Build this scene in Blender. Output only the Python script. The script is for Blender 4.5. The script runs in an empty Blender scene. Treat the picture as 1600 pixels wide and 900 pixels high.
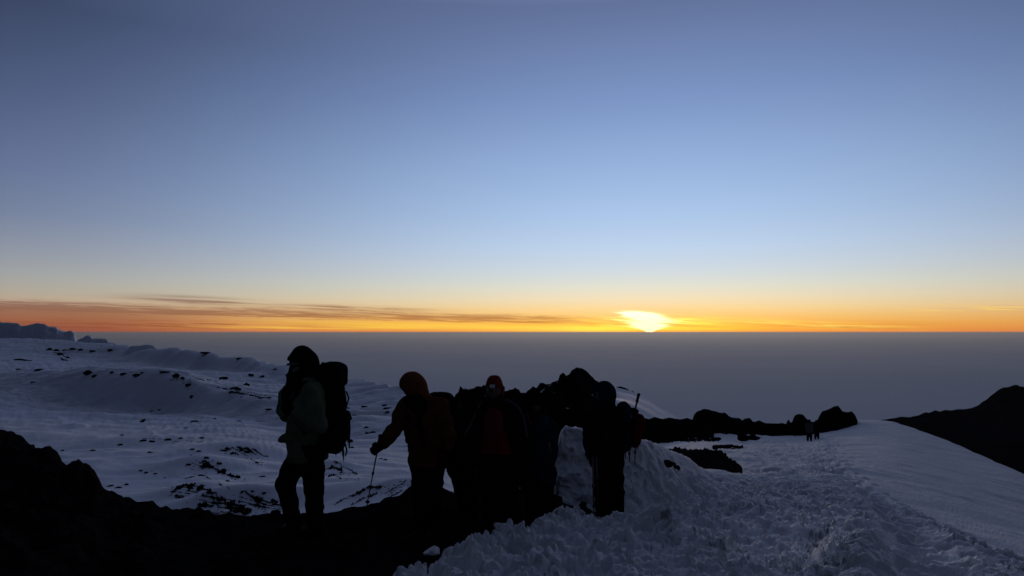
import bpy, math, random
import numpy as np
from mathutils import Vector, Matrix

sc = bpy.context.scene
COL = sc.collection
F = 1600 * 24 / 36.0          # focal length in photo pixels
HY = 519.0                    # horizon row of the photo
rad = math.radians

# ------------------------------------------------------------------ camera
cam = bpy.data.cameras.new("camera"); camo = bpy.data.objects.new("camera", cam); COL.objects.link(camo)
cam.lens = 24; cam.sensor_width = 36; cam.shift_y = 69 / 1600.0
cam.clip_start = 0.1; cam.clip_end = 4.0e6
camo.location = (0, 0, 0); camo.rotation_euler = (math.pi / 2, 0, 0)
sc.camera = camo
sc.view_settings.view_transform = 'Standard'; sc.view_settings.look = 'None'
sc.view_settings.exposure = 0.0; sc.view_settings.gamma = 1.0; sc.view_settings.use_curve_mapping = False

# ------------------------------------------------------------------ node helpers
class V:
    """tiny wrapper so that shader maths can be written as expressions"""
    nt = None
    def __init__(s, sock): s.s = sock
    @staticmethod
    def m(op, *a):
        n = V.nt.nodes.new('ShaderNodeMath'); n.operation = op
        for i, x in enumerate(a):
            if isinstance(x, V): V.nt.links.new(x.s, n.inputs[i])
            else: n.inputs[i].default_value = float(x)
        return V(n.outputs[0])
    def __add__(s, o): return V.m('ADD', s, o)
    __radd__ = __add__
    def __sub__(s, o): return V.m('SUBTRACT', s, o)
    def __rsub__(s, o): return V.m('SUBTRACT', o, s)
    def __mul__(s, o): return V.m('MULTIPLY', s, o)
    __rmul__ = __mul__
    def __truediv__(s, o): return V.m('DIVIDE', s, o)
def vmax(a, b): return V.m('MAXIMUM', a, b)
def vmin(a, b): return V.m('MINIMUM', a, b)
def gauss(x, w):
    t = x / w
    return V.m('EXPONENT', (t * t) * -1.0)
def sstep(x, a, b):
    n = V.nt.nodes.new('ShaderNodeMapRange'); n.interpolation_type = 'SMOOTHSTEP'
    n.inputs[1].default_value = a; n.inputs[2].default_value = b
    V.nt.links.new(x.s, n.inputs[0]); return V(n.outputs[0])
def comb(x, y, z):
    n = V.nt.nodes.new('ShaderNodeCombineXYZ')
    for i, q in enumerate((x, y, z)):
        if isinstance(q, V): V.nt.links.new(q.s, n.inputs[i])
        else: n.inputs[i].default_value = q
    return n.outputs[0]
def noise(vec, scale, detail=3, rough=.5, dist=0):
    n = V.nt.nodes.new('ShaderNodeTexNoise'); V.nt.links.new(vec, n.inputs['Vector'])
    n.inputs['Scale'].default_value = scale; n.inputs['Detail'].default_value = detail
    n.inputs['Roughness'].default_value = rough; n.inputs['Distortion'].default_value = dist
    return V(n.outputs[0])
def lin(c):
    return tuple(((v / 255) / 12.92 if v / 255 <= .04045 else ((v / 255 + .055) / 1.055) ** 2.4) for v in c)
def ramp(fac, stops):
    n = V.nt.nodes.new('ShaderNodeValToRGB'); V.nt.links.new(fac.s, n.inputs[0])
    e = n.color_ramp.elements
    while len(e) < len(stops): e.new(0.5)
    for el, (p, c) in zip(e, stops): el.position = p; el.color = (*c, 1)
    return n.outputs[0]
def mix(fac, a, b, mode='MIX'):
    n = V.nt.nodes.new('ShaderNodeMix'); n.data_type = 'RGBA'; n.blend_type = mode
    n.clamp_result = False
    for sock, x in ((n.inputs[0], fac), (n.inputs[6], a), (n.inputs[7], b)):
        if isinstance(x, V): V.nt.links.new(x.s, sock)
        elif isinstance(x, bpy.types.NodeSocket): V.nt.links.new(x, sock)
        elif isinstance(x, (int, float)): sock.default_value = x
        else: sock.default_value = (*x, 1)
    return n.outputs[2]

# ------------------------------------------------------------------ world
SUN_AZ = math.degrees(math.atan((1015 - 800) / F)); SUN_EL = 0.75
W = bpy.data.worlds.new("World"); sc.world = W; W.use_nodes = True
nt = W.node_tree; V.nt = nt
bg = nt.nodes['Background']
geo = nt.nodes.new('ShaderNodeTexCoord')
sep = nt.nodes.new('ShaderNodeSeparateXYZ'); nt.links.new(geo.outputs['Generated'], sep.inputs[0])
dx, dy, dz = (V(o) for o in sep.outputs)
az = V.m('ARCTAN2', dx, dy) * (180 / math.pi)            # degrees clockwise from +Y
el = V.m('ARCSINE', vmin(vmax(dz, -.9999), .9999)) * (180 / math.pi)
hz = V.m('SQRT', vmax(dx * dx + dy * dy, 1e-6))
csun = (dx * math.sin(rad(SUN_AZ)) + dy * math.cos(rad(SUN_AZ))) / hz
elr = V.m('SQRT', vmax(dz, 0.0))                          # stretched so that the horizon gets the resolution
def estops(lst): return [(math.sqrt(p), lin(c)) for p, c in lst]
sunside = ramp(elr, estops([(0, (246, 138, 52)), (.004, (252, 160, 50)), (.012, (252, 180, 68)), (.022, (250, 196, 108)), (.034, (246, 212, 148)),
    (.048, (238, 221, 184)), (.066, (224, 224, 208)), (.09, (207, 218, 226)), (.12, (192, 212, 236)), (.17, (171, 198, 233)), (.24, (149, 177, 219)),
    (.32, (124, 149, 196)), (.43, (98, 114, 154)), (.60, (164, 176, 214)), (.80, (152, 162, 204)), (1, (62, 68, 96))]))  # stops above the frame brightened: added fill light for the snow, not real sky
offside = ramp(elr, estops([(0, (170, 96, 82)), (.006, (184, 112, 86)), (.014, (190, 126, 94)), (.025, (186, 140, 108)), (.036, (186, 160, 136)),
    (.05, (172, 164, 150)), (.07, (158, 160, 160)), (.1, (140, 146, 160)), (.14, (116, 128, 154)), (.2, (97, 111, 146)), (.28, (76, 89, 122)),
    (.37, (55, 66, 94)), (.6, (84, 94, 130)), (.8, (86, 96, 132)), (1, (50, 57, 84))]))  # upper stops raised as well, unseen extra fill on the snow
tmix = vmin(vmax((csun - .60) / .40, 0.0), 1.0)
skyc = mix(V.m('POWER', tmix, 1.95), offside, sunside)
# the half of the sky away from the dawn is still night-dark
dark = ramp(V.m('MULTIPLY', csun + 1.0, .5), [(0, (.045,) * 3), (.5, (.09, ) * 3), (.72, (.30,) * 3), (.81, (.80,) * 3), (.835, (1,) * 3), (1, (1,) * 3)])
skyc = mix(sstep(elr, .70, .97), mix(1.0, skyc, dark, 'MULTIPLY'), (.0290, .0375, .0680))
# clouds low over the horizon: long streaks
cn = noise(comb(az * .24, el * 3.4 + az * .08, 0.0), 1.0, 8, .76, 1.0)
cn2 = noise(comb(az * .05 + 7.0, el * 4.6 + az * .12, 3.0), 1.0, 5, .6, .3)
cn3 = noise(comb(az * .22 + 3.0, el * 7.5 + az * .22, 5.0), 1.0, 4, .6, .2)
fleft = 1.0 - sstep(az, 2.0, 9.5)
bandc = 1.95 - (az + 37.0) * .021
wob = (cn - .5) * 1.5 + (cn3 - .5) * .8
rel = el - bandc + wob * .5
band = sstep(rel, -.50, -.30) * (1.0 - sstep(rel, .10, .42)) * fleft * (.35 + .65 * sstep(cn3, .38, .56))
bandB = sstep(el, -.2, .0) * (1.0 - sstep(rel, -.5, .1)) * (1.0 - sstep(az, -32.0, -17.0))
band2 = gauss(el - (bandc + .72), .30) * (.25 + sstep(cn2, .44, .56)) * gauss(az + 25.5, 3.6) + gauss(el - (bandc + .62), .10) * sstep(cn3, .38, .5) * gauss(az + 24.0, 2.4) + gauss(el - (bandc + .50), .20) * (.3 + sstep(cn3, .42, .56)) * gauss(az + 13.5, 5.5)
low = gauss(el - .55, .28) * sstep(cn3, .46, .62) * (1.0 - sstep(az, -14.0, 0.0))
rcl = gauss(el - .42, .30) * gauss(az - 26.5, 4.5) * sstep(cn2, .42, .56) + gauss(el - .45, .13) * gauss(az - 17.0, 4.5) * .8
cd = vmin(band * .95 + band2 * 1.0 + bandB * .8 + low * .65 + rcl * .45, 0.95)
skyc = mix(cd, skyc, mix(1.0, skyc, (.54, .41, .42), 'MULTIPLY'))
# lit gaps and bright streaks under and beside the band
gap = gauss(el - (bandc - .78), .30) * sstep(az, -27.0, -3.0) * (1.0 - sstep(az, 6.0, 12.0)) * (.45 + cn3 * .9)
gap2 = gauss(el - .35, .14) * sstep(cn2, .45, .6) * sstep(az, -30.0, -18.0) * (1.0 - sstep(az, -12.0, -4.0)) * .6
skyc = mix(vmin(gap + gap2, .9), skyc, lin((255, 204, 74)))
rg = gauss(el - (1.25 - (az - 11.0) * .05), .22) * sstep(cn3, .45, .56) * sstep(az, 12.0, 14.5) * (1.0 - sstep(az, 23.0, 34.0))
rg = rg + gauss(el - 1.6, .25) * sstep(cn3, .52, .60) * sstep(az, 29.0, 33.0) * .8
skyc = mix(vmin(rg * .85, .9), skyc, lin((255, 214, 96)))
# glow round the sun, broken by the cloud streaks
da = az - SUN_AZ
stre = noise(comb(az * .20 + 2.0, el * 4.2 + az * .30, 1.0), 1.0, 5, .62, .35)
cone = sstep(el, .0, .60) * .85 + .18
core = V.m('EXPONENT', V.m('MULTIPLY', V.m('POWER', V.m('ABSOLUTE', da / cone), 2.0), -1.0)) * (1.0 - sstep(el, .75, 1.25)) * 4.2 * (.30 + sstep(stre, .36, .54))
core = core + gauss(da + .75, 1.15) * gauss(el - 1.34 + (da * .08), .20) * 5.0 * sstep(stre, .32, .5)
core = core + gauss(da + .3, 2.0) * gauss(el - .85, .32) * 1.5 * sstep(stre, .44, .60)
wide = gauss(da, 6.0) * gauss(el - .85 + da * .012, .42) * sstep(stre, .36, .62)
wide2 = gauss(da, 8.0) * gauss(el - .30, .26) * .7
halo = gauss(da, 15.0) * gauss(el - 1.0, 2.6)
skyc = mix(1.0, skyc, mix(core, (0, 0, 0), (1.0, .88, .62)), 'ADD')
skyc = mix(1.0, skyc, mix(wide + wide2, (0, 0, 0), (.55, .45, .01)), 'ADD')
skyc = mix(1.0, skyc, mix(halo, (0, 0, 0), (.12, .06, .015)), 'ADD')
sky = nt.nodes.new('ShaderNodeTexSky'); sky.sky_type = 'NISHITA'; sky.sun_disc = False
sky.sun_elevation = rad(SUN_EL); sky.sun_rotation = rad(SUN_AZ); sky.altitude = 5800; sky.ozone_density = 3; sky.dust_density = .3
skyc = mix(1.0, skyc, mix(.0025, (0, 0, 0), sky.outputs[0]), 'ADD')
final = mix(sstep(dz, -.0012, .0), (.05, .05, .055), skyc)
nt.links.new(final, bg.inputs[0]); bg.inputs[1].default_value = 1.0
W.cycles.sampling_method = 'MANUAL'; W.cycles.sample_map_resolution = 2048

sl = bpy.data.lights.new("sun", 'SUN'); so = bpy.data.objects.new("sun", sl); COL.objects.link(so)
sl.energy = 0.30; sl.angle = rad(3.0); sl.color = (1.0, .74, .58)
sv = Vector((math.sin(rad(SUN_AZ)) * math.cos(rad(SUN_EL)), math.cos(rad(SUN_AZ)) * math.cos(rad(SUN_EL)), math.sin(rad(SUN_EL))))
so.rotation_euler = sv.to_track_quat('Z', 'Y').to_euler(); so.location = (200, 400, 60)

# ------------------------------------------------------------------ materials
def mat(name, col, rough=.8, nscale=8, namp=.25, bump=.2, bscale=40, spec=.3, sheen=0.0, bdist=.01, coat=None):
    m = bpy.data.materials.new(name); m.use_nodes = True; V.nt = m.node_tree; n = m.node_tree
    b = n.nodes['Principled BSDF']; tc = n.nodes.new('ShaderNodeTexCoord')
    a = noise(tc.outputs['Object'], nscale, 5, .6)
    c = mix(sstep(a, .3, .7), tuple(x * (1 - namp) for x in col), tuple(min(1, x * (1 + namp)) for x in col))
    n.links.new(c, b.inputs['Base Color'])
    b.inputs['Roughness'].default_value = rough; b.inputs['Specular IOR Level'].default_value = spec
    if sheen: b.inputs['Sheen Weight'].default_value = sheen
    bn = n.nodes.new('ShaderNodeBump'); bn.inputs['Strength'].default_value = bump; bn.inputs['Distance'].default_value = bdist
    n.links.new(noise(tc.outputs['Object'], bscale, 4, .6).s, bn.inputs['Height']); n.links.new(bn.outputs[0], b.inputs['Normal'])
    return m
def rock_mat(name, col, snow=(0.72, .96), thr=.62, nsc=1.2, bdist=.05, bsc=6):
    m = bpy.data.materials.new(name); m.use_nodes = True; V.nt = m.node_tree; n = m.node_tree
    b = n.nodes['Principled BSDF']; tc = n.nodes.new('ShaderNodeTexCoord'); g = n.nodes.new('ShaderNodeNewGeometry')
    sp = n.nodes.new('ShaderNodeSeparateXYZ'); n.links.new(g.outputs['Normal'], sp.inputs[0])
    a = noise(tc.outputs['Object'], bsc, 6, .65)
    base = mix(sstep(a, .3, .7), tuple(x * .55 for x in col), tuple(x * 1.5 for x in col))
    s = sstep(V(sp.outputs[2]), *snow) * sstep(noise(tc.outputs['Object'], nsc, 4, .6), thr, thr + .06)
    n.links.new(mix(s, base, (.78, .80, .84)), b.inputs['Base Color'])
    b.inputs['Roughness'].default_value = 1.0; b.inputs['Specular IOR Level'].default_value = 0.0
    bn = n.nodes.new('ShaderNodeBump'); bn.inputs['Strength'].default_value = .9; bn.inputs['Distance'].default_value = bdist
    n.links.new(a.s, bn.inputs['Height']); n.links.new(bn.outputs[0], b.inputs['Normal'])
    return m
def snow_mat(name, bsc, bdist, bstr=.6, col=(.90, .92, .95), aniso=(1, 1, 1), tone=.06):
    m = bpy.data.materials.new(name); m.use_nodes = True; V.nt = m.node_tree; n = m.node_tree
    b = n.nodes['Principled BSDF']; tc = n.nodes.new('ShaderNodeTexCoord')
    mp = n.nodes.new('ShaderNodeMapping'); mp.inputs['Scale'].default_value = aniso; n.links.new(tc.outputs['Object'], mp.inputs[0])
    a = noise(mp.outputs[0], bsc, 6, .62); a2 = noise(mp.outputs[0], bsc * .12, 4, .55)
    n.links.new(mix(sstep(a2, .35, .65), tuple(x * (1 - tone) for x in col), col), b.inputs['Base Color'])
    b.inputs['Roughness'].default_value = .75; b.inputs['Specular IOR Level'].default_value = .12
    bn = n.nodes.new('ShaderNodeBump'); bn.inputs['Strength'].default_value = bstr; bn.inputs['Distance'].default_value = bdist
    n.links.new(a.s, bn.inputs['Height']); n.links.new(bn.outputs[0], b.inputs['Normal'])
    return m
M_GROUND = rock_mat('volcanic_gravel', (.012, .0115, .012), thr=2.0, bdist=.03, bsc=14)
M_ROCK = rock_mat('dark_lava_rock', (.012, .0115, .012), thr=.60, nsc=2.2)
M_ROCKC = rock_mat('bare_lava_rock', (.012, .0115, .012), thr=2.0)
M_MOUNT = rock_mat('far_mountain_rock', (.005, .006, .010), thr=2.0, bdist=3, bsc=.03)
M_SNOW = snow_mat('crusted_snow', 16, .03, 1.0, (.90, .91, .93))
M_SNOWF = snow_mat('windblown_snow', .35, .35, .5, (.87, .90, .96), (1, .35, 1))
M_ICE = snow_mat('glacier_ice', .05, 4, .9, (.80, .86, .92))

m = bpy.data.materials.new('cloud_tops'); m.use_nodes = True; V.nt = m.node_tree
b = m.node_tree.nodes['Principled BSDF']; tc = m.node_tree.nodes.new('ShaderNodeTexCoord')
cl = noise(tc.outputs['Object'], .00004, 6, .6)
m.node_tree.links.new(mix(sstep(cl, .3, .7), (.74, .84, .90), (.84, .92, .96)), b.inputs['Base Color'])
b.inputs['Roughness'].default_value = 1.0; b.inputs['Specular IOR Level'].default_value = 0.0
M_CLOUD = m

# ------------------------------------------------------------------ numpy noise
def _h(ix, iy, iz, seed):
    h = (ix.astype(np.int64) * 374761393 + iy.astype(np.int64) * 668265263 + iz.astype(np.int64) * 2147483647 + seed * 974634777) & 0xffffffff
    h = ((h ^ (h >> 13)) * 1274126177) & 0xffffffff
    return ((h ^ (h >> 16)) & 0xffff) / 65535.0 * 2 - 1
def vn(x, y, z=0, seed=0):
    """smooth value noise -1..1"""
    x, y, z = np.broadcast_arrays(np.asarray(x, float), np.asarray(y, float), np.asarray(z, float))
    ix, iy, iz = np.floor(x), np.floor(y), np.floor(z)
    fx, fy, fz = x - ix, y - iy, z - iz
    s = lambda t: t * t * t * (t * (t * 6 - 15) + 10)
    u, v, w = s(fx), s(fy), s(fz); r = 0
    for a in (0, 1):
        for b_ in (0, 1):
            for c in (0, 1):
                r = r + _h(ix + a, iy + b_, iz + c, seed) * (u if a else 1 - u) * (v if b_ else 1 - v) * (w if c else 1 - w)
    return r
def vn2(x, y, seed=0):
    ix, iy = np.floor(x), np.floor(y); fx, fy = x - ix, y - iy
    s = lambda t: t * t * t * (t * (t * 6 - 15) + 10)
    u, v = s(fx), s(fy); z = np.zeros_like(ix)
    return ((_h(ix, iy, z, seed) * (1 - u) + _h(ix + 1, iy, z, seed) * u) * (1 - v)
            + (_h(ix, iy + 1, z, seed) * (1 - u) + _h(ix + 1, iy + 1, z, seed) * u) * v)
def fbm2(x, y, seed=0, o=4, g=.5):
    r = 0; a = 1
    for i in range(o):
        c, s_ = math.cos(i * 1.1 + .4), math.sin(i * 1.1 + .4)
        r = r + a * vn2((x * c - y * s_) * 2 ** i + 17.3 * i, (x * s_ + y * c) * 2 ** i - 9.1 * i, seed + i); a *= g
    return r
def ridged2(x, y, seed=0, o=4, g=.5):
    r = 0; a = 1
    for i in range(o):
        c, s_ = math.cos(i * 1.3 + .2), math.sin(i * 1.3 + .2)
        n = 1 - np.abs(vn2((x * c - y * s_) * 2 ** i + 31.7 * i, (x * s_ + y * c) * 2 ** i + 5.9 * i, seed + i)) * 2.2
        r = r + a * n; a *= g
    return r

# ------------------------------------------------------------------ mesh helpers
def link(name, me, material, parent=None, smooth=True):
    o = bpy.data.objects.new(name, me); COL.objects.link(o)
    if material and not me.materials: me.materials.append(material)
    if parent: o.parent = parent
    if smooth and len(me.polygons): me.polygons.foreach_set('use_smooth', [True] * len(me.polygons))
    return o
def tag(o, label, cat, group=None):
    o['label'] = label; o['category'] = cat
    if group: o['group'] = group
    return o
def struct(o): o['kind'] = 'structure'; return o
def grid_mesh(name, X, Y, Z):
    nc, nr = X.shape
    co = np.stack([X, Y, Z], -1).reshape(-1, 3)
    i = np.arange(nc - 1)[:, None] * nr + np.arange(nr - 1)[None]
    q = np.stack([i, i + nr, i + nr + 1, i + 1], -1).reshape(-1, 4)
    return raw_mesh(name, co, q)
def raw_mesh(name, co, quads):
    me = bpy.data.meshes.new(name)
    me.vertices.add(len(co)); me.vertices.foreach_set('co', np.asarray(co, np.float32).ravel())
    quads = np.asarray(quads, np.int32); k = quads.shape[1]
    me.loops.add(quads.size); me.loops.foreach_set('vertex_index', quads.ravel())
    me.polygons.add(len(quads)); me.polygons.foreach_set('loop_start', np.arange(0, quads.size, k, dtype=np.int32))
    me.polygons.foreach_set('loop_total', np.full(len(quads), k, np.int32))
    me.update(calc_edges=True); me.validate(); return me

class Sheet:
    """terrain sheet on a fan of bearings. Every bearing (given as the photo column it shows in) has a profile of
    (distance, row) knots; distances are real, rows become heights at that distance."""
    def __init__(s, cols, px, rows, soft=None):
        ks = sorted(cols); K = len(cols[ks[0]])
        s.px = np.asarray(px, float)
        D = np.array([[cols[k][i][0] for i in range(K)] for k in ks], float)
        R = np.array([[cols[k][i][1] for i in range(K)] for k in ks], float)
        D = np.stack([np.interp(s.px, ks, D[:, i]) for i in range(K)], 1)
        R = np.stack([np.interp(s.px, ks, R[:, i]) for i in range(K)], 1)
        if soft:                     # ease the profiles from one bearing to the next
            for i in range(K):
                sg = soft[i] if hasattr(soft, '__len__') else soft
                if sg <= 0: continue
                q = np.arange(s.px[0], s.px[-1], 2.0); ker = np.exp(-np.arange(-3 * sg, 3 * sg + 1, 2.0) ** 2 / (2 * sg * sg)); ker /= ker.sum(); h = len(ker) // 2
                for A_ in (D, R):
                    v_ = np.interp(q, s.px, A_[:, i]); v_ = np.convolve(np.pad(v_, h, mode='edge'), ker, 'valid'); A_[:, i] = np.interp(s.px, q, v_[:len(q)])
        Z = -D * (R - HY) / F
        t = np.concatenate([np.linspace(i, i + 1, rows[i], endpoint=False) for i in range(K - 1)] + [[K - 1]])
        s.D = s.her(D, t); s.Z = s.her(Z, t)
        s.T = (s.px - 800)[:, None] / F
        s.X = s.T * s.D; s.Y = s.D.copy(); s.t = t
    @staticmethod
    def her(A, t):
        d = np.diff(A, axis=1); m = np.zeros_like(A)
        a, b_ = d[:, :-1], d[:, 1:]
        h = np.where(a * b_ > 0, 2 * a * b_ / np.where(np.abs(a + b_) < 1e-9, 1, a + b_), 0)
        m[:, 1:-1] = h; m[:, 0] = d[:, 0]; m[:, -1] = d[:, -1]
        i = np.clip(np.floor(t).astype(int), 0, A.shape[1] - 2); f = (t - i)[None]
        p0, p1, m0, m1 = A[:, i], A[:, i + 1], m[:, i], m[:, i + 1]
        return (2 * f**3 - 3 * f**2 + 1) * p0 + (f**3 - 2 * f**2 + f) * m0 + (3 * f**2 - 2 * f**3) * p1 + (f**3 - f**2) * m1
    def knot(s, k): return int(np.argmin(np.abs(s.t - k)))
    def hit(s, px, py, dmin=0):
        """first point of the sheet seen at a photo position"""
        c = int(np.argmin(np.abs(s.px - px))); R = HY - s.Z[c] / s.Y[c] * F
        w = np.where((R[:-1] >= py) & (R[1:] < py) & (s.Y[c, :-1] > dmin))[0]
        if not len(w): w = [len(R) - 3]
        i = w[0]; return Vector((s.X[c, i], s.Y[c, i], s.Z[c, i]))
    def mesh(s, name, material):
        return struct(link(name, grid_mesh(name, s.X, s.Y, s.Z), material))
def cols_from(table):
    return {k: v for k, v in table.items()}
def fan(a, b_, step, lo, hi):
    return np.concatenate([np.linspace(lo, a, 30, endpoint=False), np.arange(a, b_, step), np.linspace(b_, hi, 30)])
def at(px, py, d): return np.array([(px - 800) / F * d, d, (HY - py) / F * d])

# ------------------------------------------------------------------ cloud sea
R_ = 3.9e5; n_ = 96; rr = np.concatenate([[1.0], np.geomspace(2000, R_, 40)])
th = np.linspace(0, 2 * math.pi, n_ + 1)
CX = np.sin(th)[:, None] * rr[None]; CY = np.cos(th)[:, None] * rr[None]
CZ = np.full_like(CX, -2600.0)
o = struct(link('cloud_sea', grid_mesh('cloud_sea', CX, CY, CZ), M_CLOUD))

# the air of the valley: one closed box of even thin haze round everything, its top just above the camera
def haze_box(x0, x1, y0, y1, z0, z1, dens):
    v = [(x, y, z) for x in (x0, x1) for y in (y0, y1) for z in (z0, z1)]
    f = [(0, 1, 3, 2), (4, 6, 7, 5), (0, 4, 5, 1), (2, 3, 7, 6), (0, 2, 6, 4), (1, 5, 7, 3)]
    me = raw_mesh('haze', v, f); m = bpy.data.materials.new('thin_haze'); m.use_nodes = True; n = m.node_tree
    n.nodes.remove(n.nodes['Principled BSDF']); pv = n.nodes.new('ShaderNodeVolumePrincipled')
    pv.inputs['Color'].default_value = (1.0, .965, .88, 1); pv.inputs['Density'].default_value = dens; pv.inputs['Anisotropy'].default_value = .55
    n.links.new(pv.outputs[0], n.nodes['Material Output'].inputs['Volume'])
    o = link('haze', me, m, smooth=False); o['kind'] = 'stuff'; return o
haze_box(-4e5, 4e5, -4e5, 4e5, -2601.0, 30.0, 6.8e-6)

# ------------------------------------------------------------------ far mountain ridge, right
cr = [(1330, 668), (1370, 663), (1395, 658), (1420, 655), (1435, 650), (1447, 647), (1462, 646), (1480, 645), (1500, 643), (1518, 641), (1528, 637), (1534, 632),
      (1545, 624), (1556, 614), (1565, 608), (1574, 607), (1580, 604), (1588, 601), (1594, 604), (1612, 604), (1640, 596), (1700, 585), (1900, 600), (2700, 640)]
s = Sheet({p: [(340, 1000), (560, 780), (900, y), (1200, y + 40), (1900, y + 300)] for p, y in cr}, np.arange(1330, 2700, 4.0), [20, 30, 20, 12])
s.Z += ridged2(s.X / 60, s.Y / 60, 5, 5) * 2.2 - 2.2
s.mesh('mountain_ridge', M_MOUNT)

# ------------------------------------------------------------------ left snowfield
T = {-900: [(10, 1100), (25, 830), (50, 730), (170, 632), (220, 590), (320, 575), (520, 552), (950, 522), (1300, 560)],
     0: [(10, 1100), (25, 820), (50, 715), (190, 632), (250, 590), (360, 578), (650, 560), (950, 529), (1300, 560)],
     100: [(10, 1100), (25, 815), (50, 710), (190, 640), (230, 584), (330, 581), (650, 564), (900, 532), (1200, 570)],
     160: [(10, 1100), (25, 812), (50, 708), (184, 644), (214, 576), (310, 579), (620, 568), (820, 539), (1100, 580)],
     240: [(10, 1100), (25, 808), (50, 706), (178, 646), (204, 578), (300, 580), (560, 574), (640, 546), (900, 600)],
     290: [(10, 1100), (25, 806), (48, 706), (168, 648), (194, 588), (280, 588), (490, 577), (560, 549), (800, 610)],
     330: [(10, 1100), (24, 806), (46, 710), (158, 644), (180, 602), (260, 597), (440, 580), (500, 554), (700, 620)],
     380: [(10, 1100), (24, 806), (44, 715), (140, 650), (164, 615), (225, 606), (345, 586), (400, 561), (600, 640)],
     440: [(10, 1100), (23, 806), (40, 725), (120, 662), (148, 626), (195, 614), (280, 598), (330, 577), (480, 660)],
     560: [(10, 1100), (22, 800), (38, 735), (75, 690), (115, 648), (145, 635), (185, 615), (230, 599), (330, 680)],
     620: [(10, 1100), (21, 795), (36, 740), (65, 700), (95, 660), (115, 646), (145, 627), (180, 606), (260, 700)],
     700: [(10, 1100), (20, 795), (34, 745), (60, 710), (85, 675), (100, 662), (120, 645), (145, 628), (200, 740)],
     1200: [(10, 1100), (20, 850), (32, 800), (50, 770), (70, 750), (85, 740), (100, 730), (120, 720), (160, 800)]}
s = Sheet(T, fan(-20, 760, 2.5, -900, 1200), [10, 60, 70, 70, 60, 50, 40, 30], soft=[22, 22, 22, 22, 18, 18, 14, 9, 14])
a = np.clip(s.Y / 60, .2, 12)
s.Z += fbm2(s.X / 70, s.Y / 38, 11, 4) * np.clip(s.Y / 130, 0, 2.0) * .85
s.Z += fbm2(s.X / 16, s.Y / 7, 12, 4) * .30 * np.clip(s.Y / 60, .4, 2)
s.Z += ridged2(s.X / 6, s.Y / 2.2, 13, 3) * .07
for (px, py, rx, ry, h) in [(400, 590, 26, 18, 1.4), (40, 560, 60, 40, 2.2), (300, 770, 1.7, 1.3, .45), (345, 785, 2.0, 1.2, .45), (335, 728, 3.2, 2.0, .60),
                            (385, 703, 3.6, 2.2, .60), (405, 772, 2.0, 1.3, .40), (520, 735, 2.2, 1.6, .55), (560, 768, 2.2, 1.2, .40), (620, 765, 2.0, 1.2, .4), (235, 690, 5, 3, .5), (310, 655, 9, 6, .8),
                            (585, 672, 5, 4, .7), (600, 640, 8, 7, 1.2), (60, 600, 22, 16, 1.2), (420, 625, 10, 9, 1.2)]:
    p = s.hit(px, py); s.Z += h * np.exp(-((s.X - p.x) / rx) ** 2 - ((s.Y - p.y) / ry) ** 2)
s.Z += ridged2(s.X / 9 + s.Y / 30, s.Y / 4.5, 14, 5, .55) * .10 * np.clip(s.Y / 60, .35, 3)
LEFT = s; s.mesh('snowfield', M_SNOWF)

# ------------------------------------------------------------------ glacier on the left skyline
def crest_sheet(name, cr, d, base, back, material, step, rows, amp, sc_, seed, front=None, warp=0):
    cols = {}
    for p, y in cr:
        bb = np.interp(p, [q[0] for q in base], [q[1] for q in base])
        dd = np.interp(p, [q[0] for q in d], [q[1] for q in d])
        f_ = front or .06
        cols[p] = [(dd * (1 - f_ * 1.8), bb + (bb - HY) * .25 + 12), (dd * (1 - f_), bb), (dd * (1 - f_ * .5), y + (bb - y) * .38), (dd, y), (dd * (1 + back * .5), y + 3 + (bb - y) * .15), (dd * (1 + back), bb + (bb - HY) * .4 + 30)]
    ps = [q[0] for q in cr]
    s = Sheet(cols, np.arange(min(ps), max(ps) + .1, step), rows)
    env = np.minimum(1, s.t / .8)[None] * np.ones((len(s.px), 1))
    n = ridged2(s.X / sc_, (s.Y + s.Z) / sc_, seed, 5, .55) + .8 * vn(s.X / sc_ * 1.7, s.Y / sc_ * 1.7, s.Z / sc_ * 1.7, seed + 3)
    s.Z += (n - .6) * amp * env
    if warp: s.Y += vn(s.X / sc_ * 2, s.Y / sc_, s.Z / sc_ * 2, seed + 9) * warp * env
    return s
g1 = [(-400, 500), (-200, 497), (0, 504), (12, 503), (27, 504), (33, 510), (40, 510), (52, 508), (60, 506), (70, 507), (77, 511), (88, 511), (92, 515), (100, 517), (112, 517), (116, 521), (119, 529), (124, 540)]
s = crest_sheet('glacier', g1, [(-400, 1050), (124, 980)], [(-400, 530), (70, 528), (124, 536)], .15, M_ICE, 1.2, [4, 18, 18, 14, 6], 1.2, 26, 21, .025)
gl = s.mesh('glacier', M_ICE)
g2 = [(112, 540), (122, 531), (130, 528), (136, 525), (141, 525), (147, 529), (160, 528), (166, 529), (170, 533), (180, 536), (190, 542), (200, 547)]
s = crest_sheet('ice', g2, [(112, 900), (200, 820)], [(112, 540), (200, 548)], .12, M_ICE, 1.2, [4, 14, 14, 14, 6], 1.0, 18, 22, .03)
struct(s.mesh('glacier', M_ICE))
g3 = [(194, 549), (206, 542), (222, 540), (228, 539), (240, 540), (246, 545), (252, 549)]
s = crest_sheet('ice', g3, [(194, 700), (252, 650)], [(194, 550), (252, 551)], .1, M_ICE, 1.2, [4, 12, 12, 12, 6], .7, 14, 23, .03)
struct(s.mesh('glacier', M_ICE))

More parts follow.
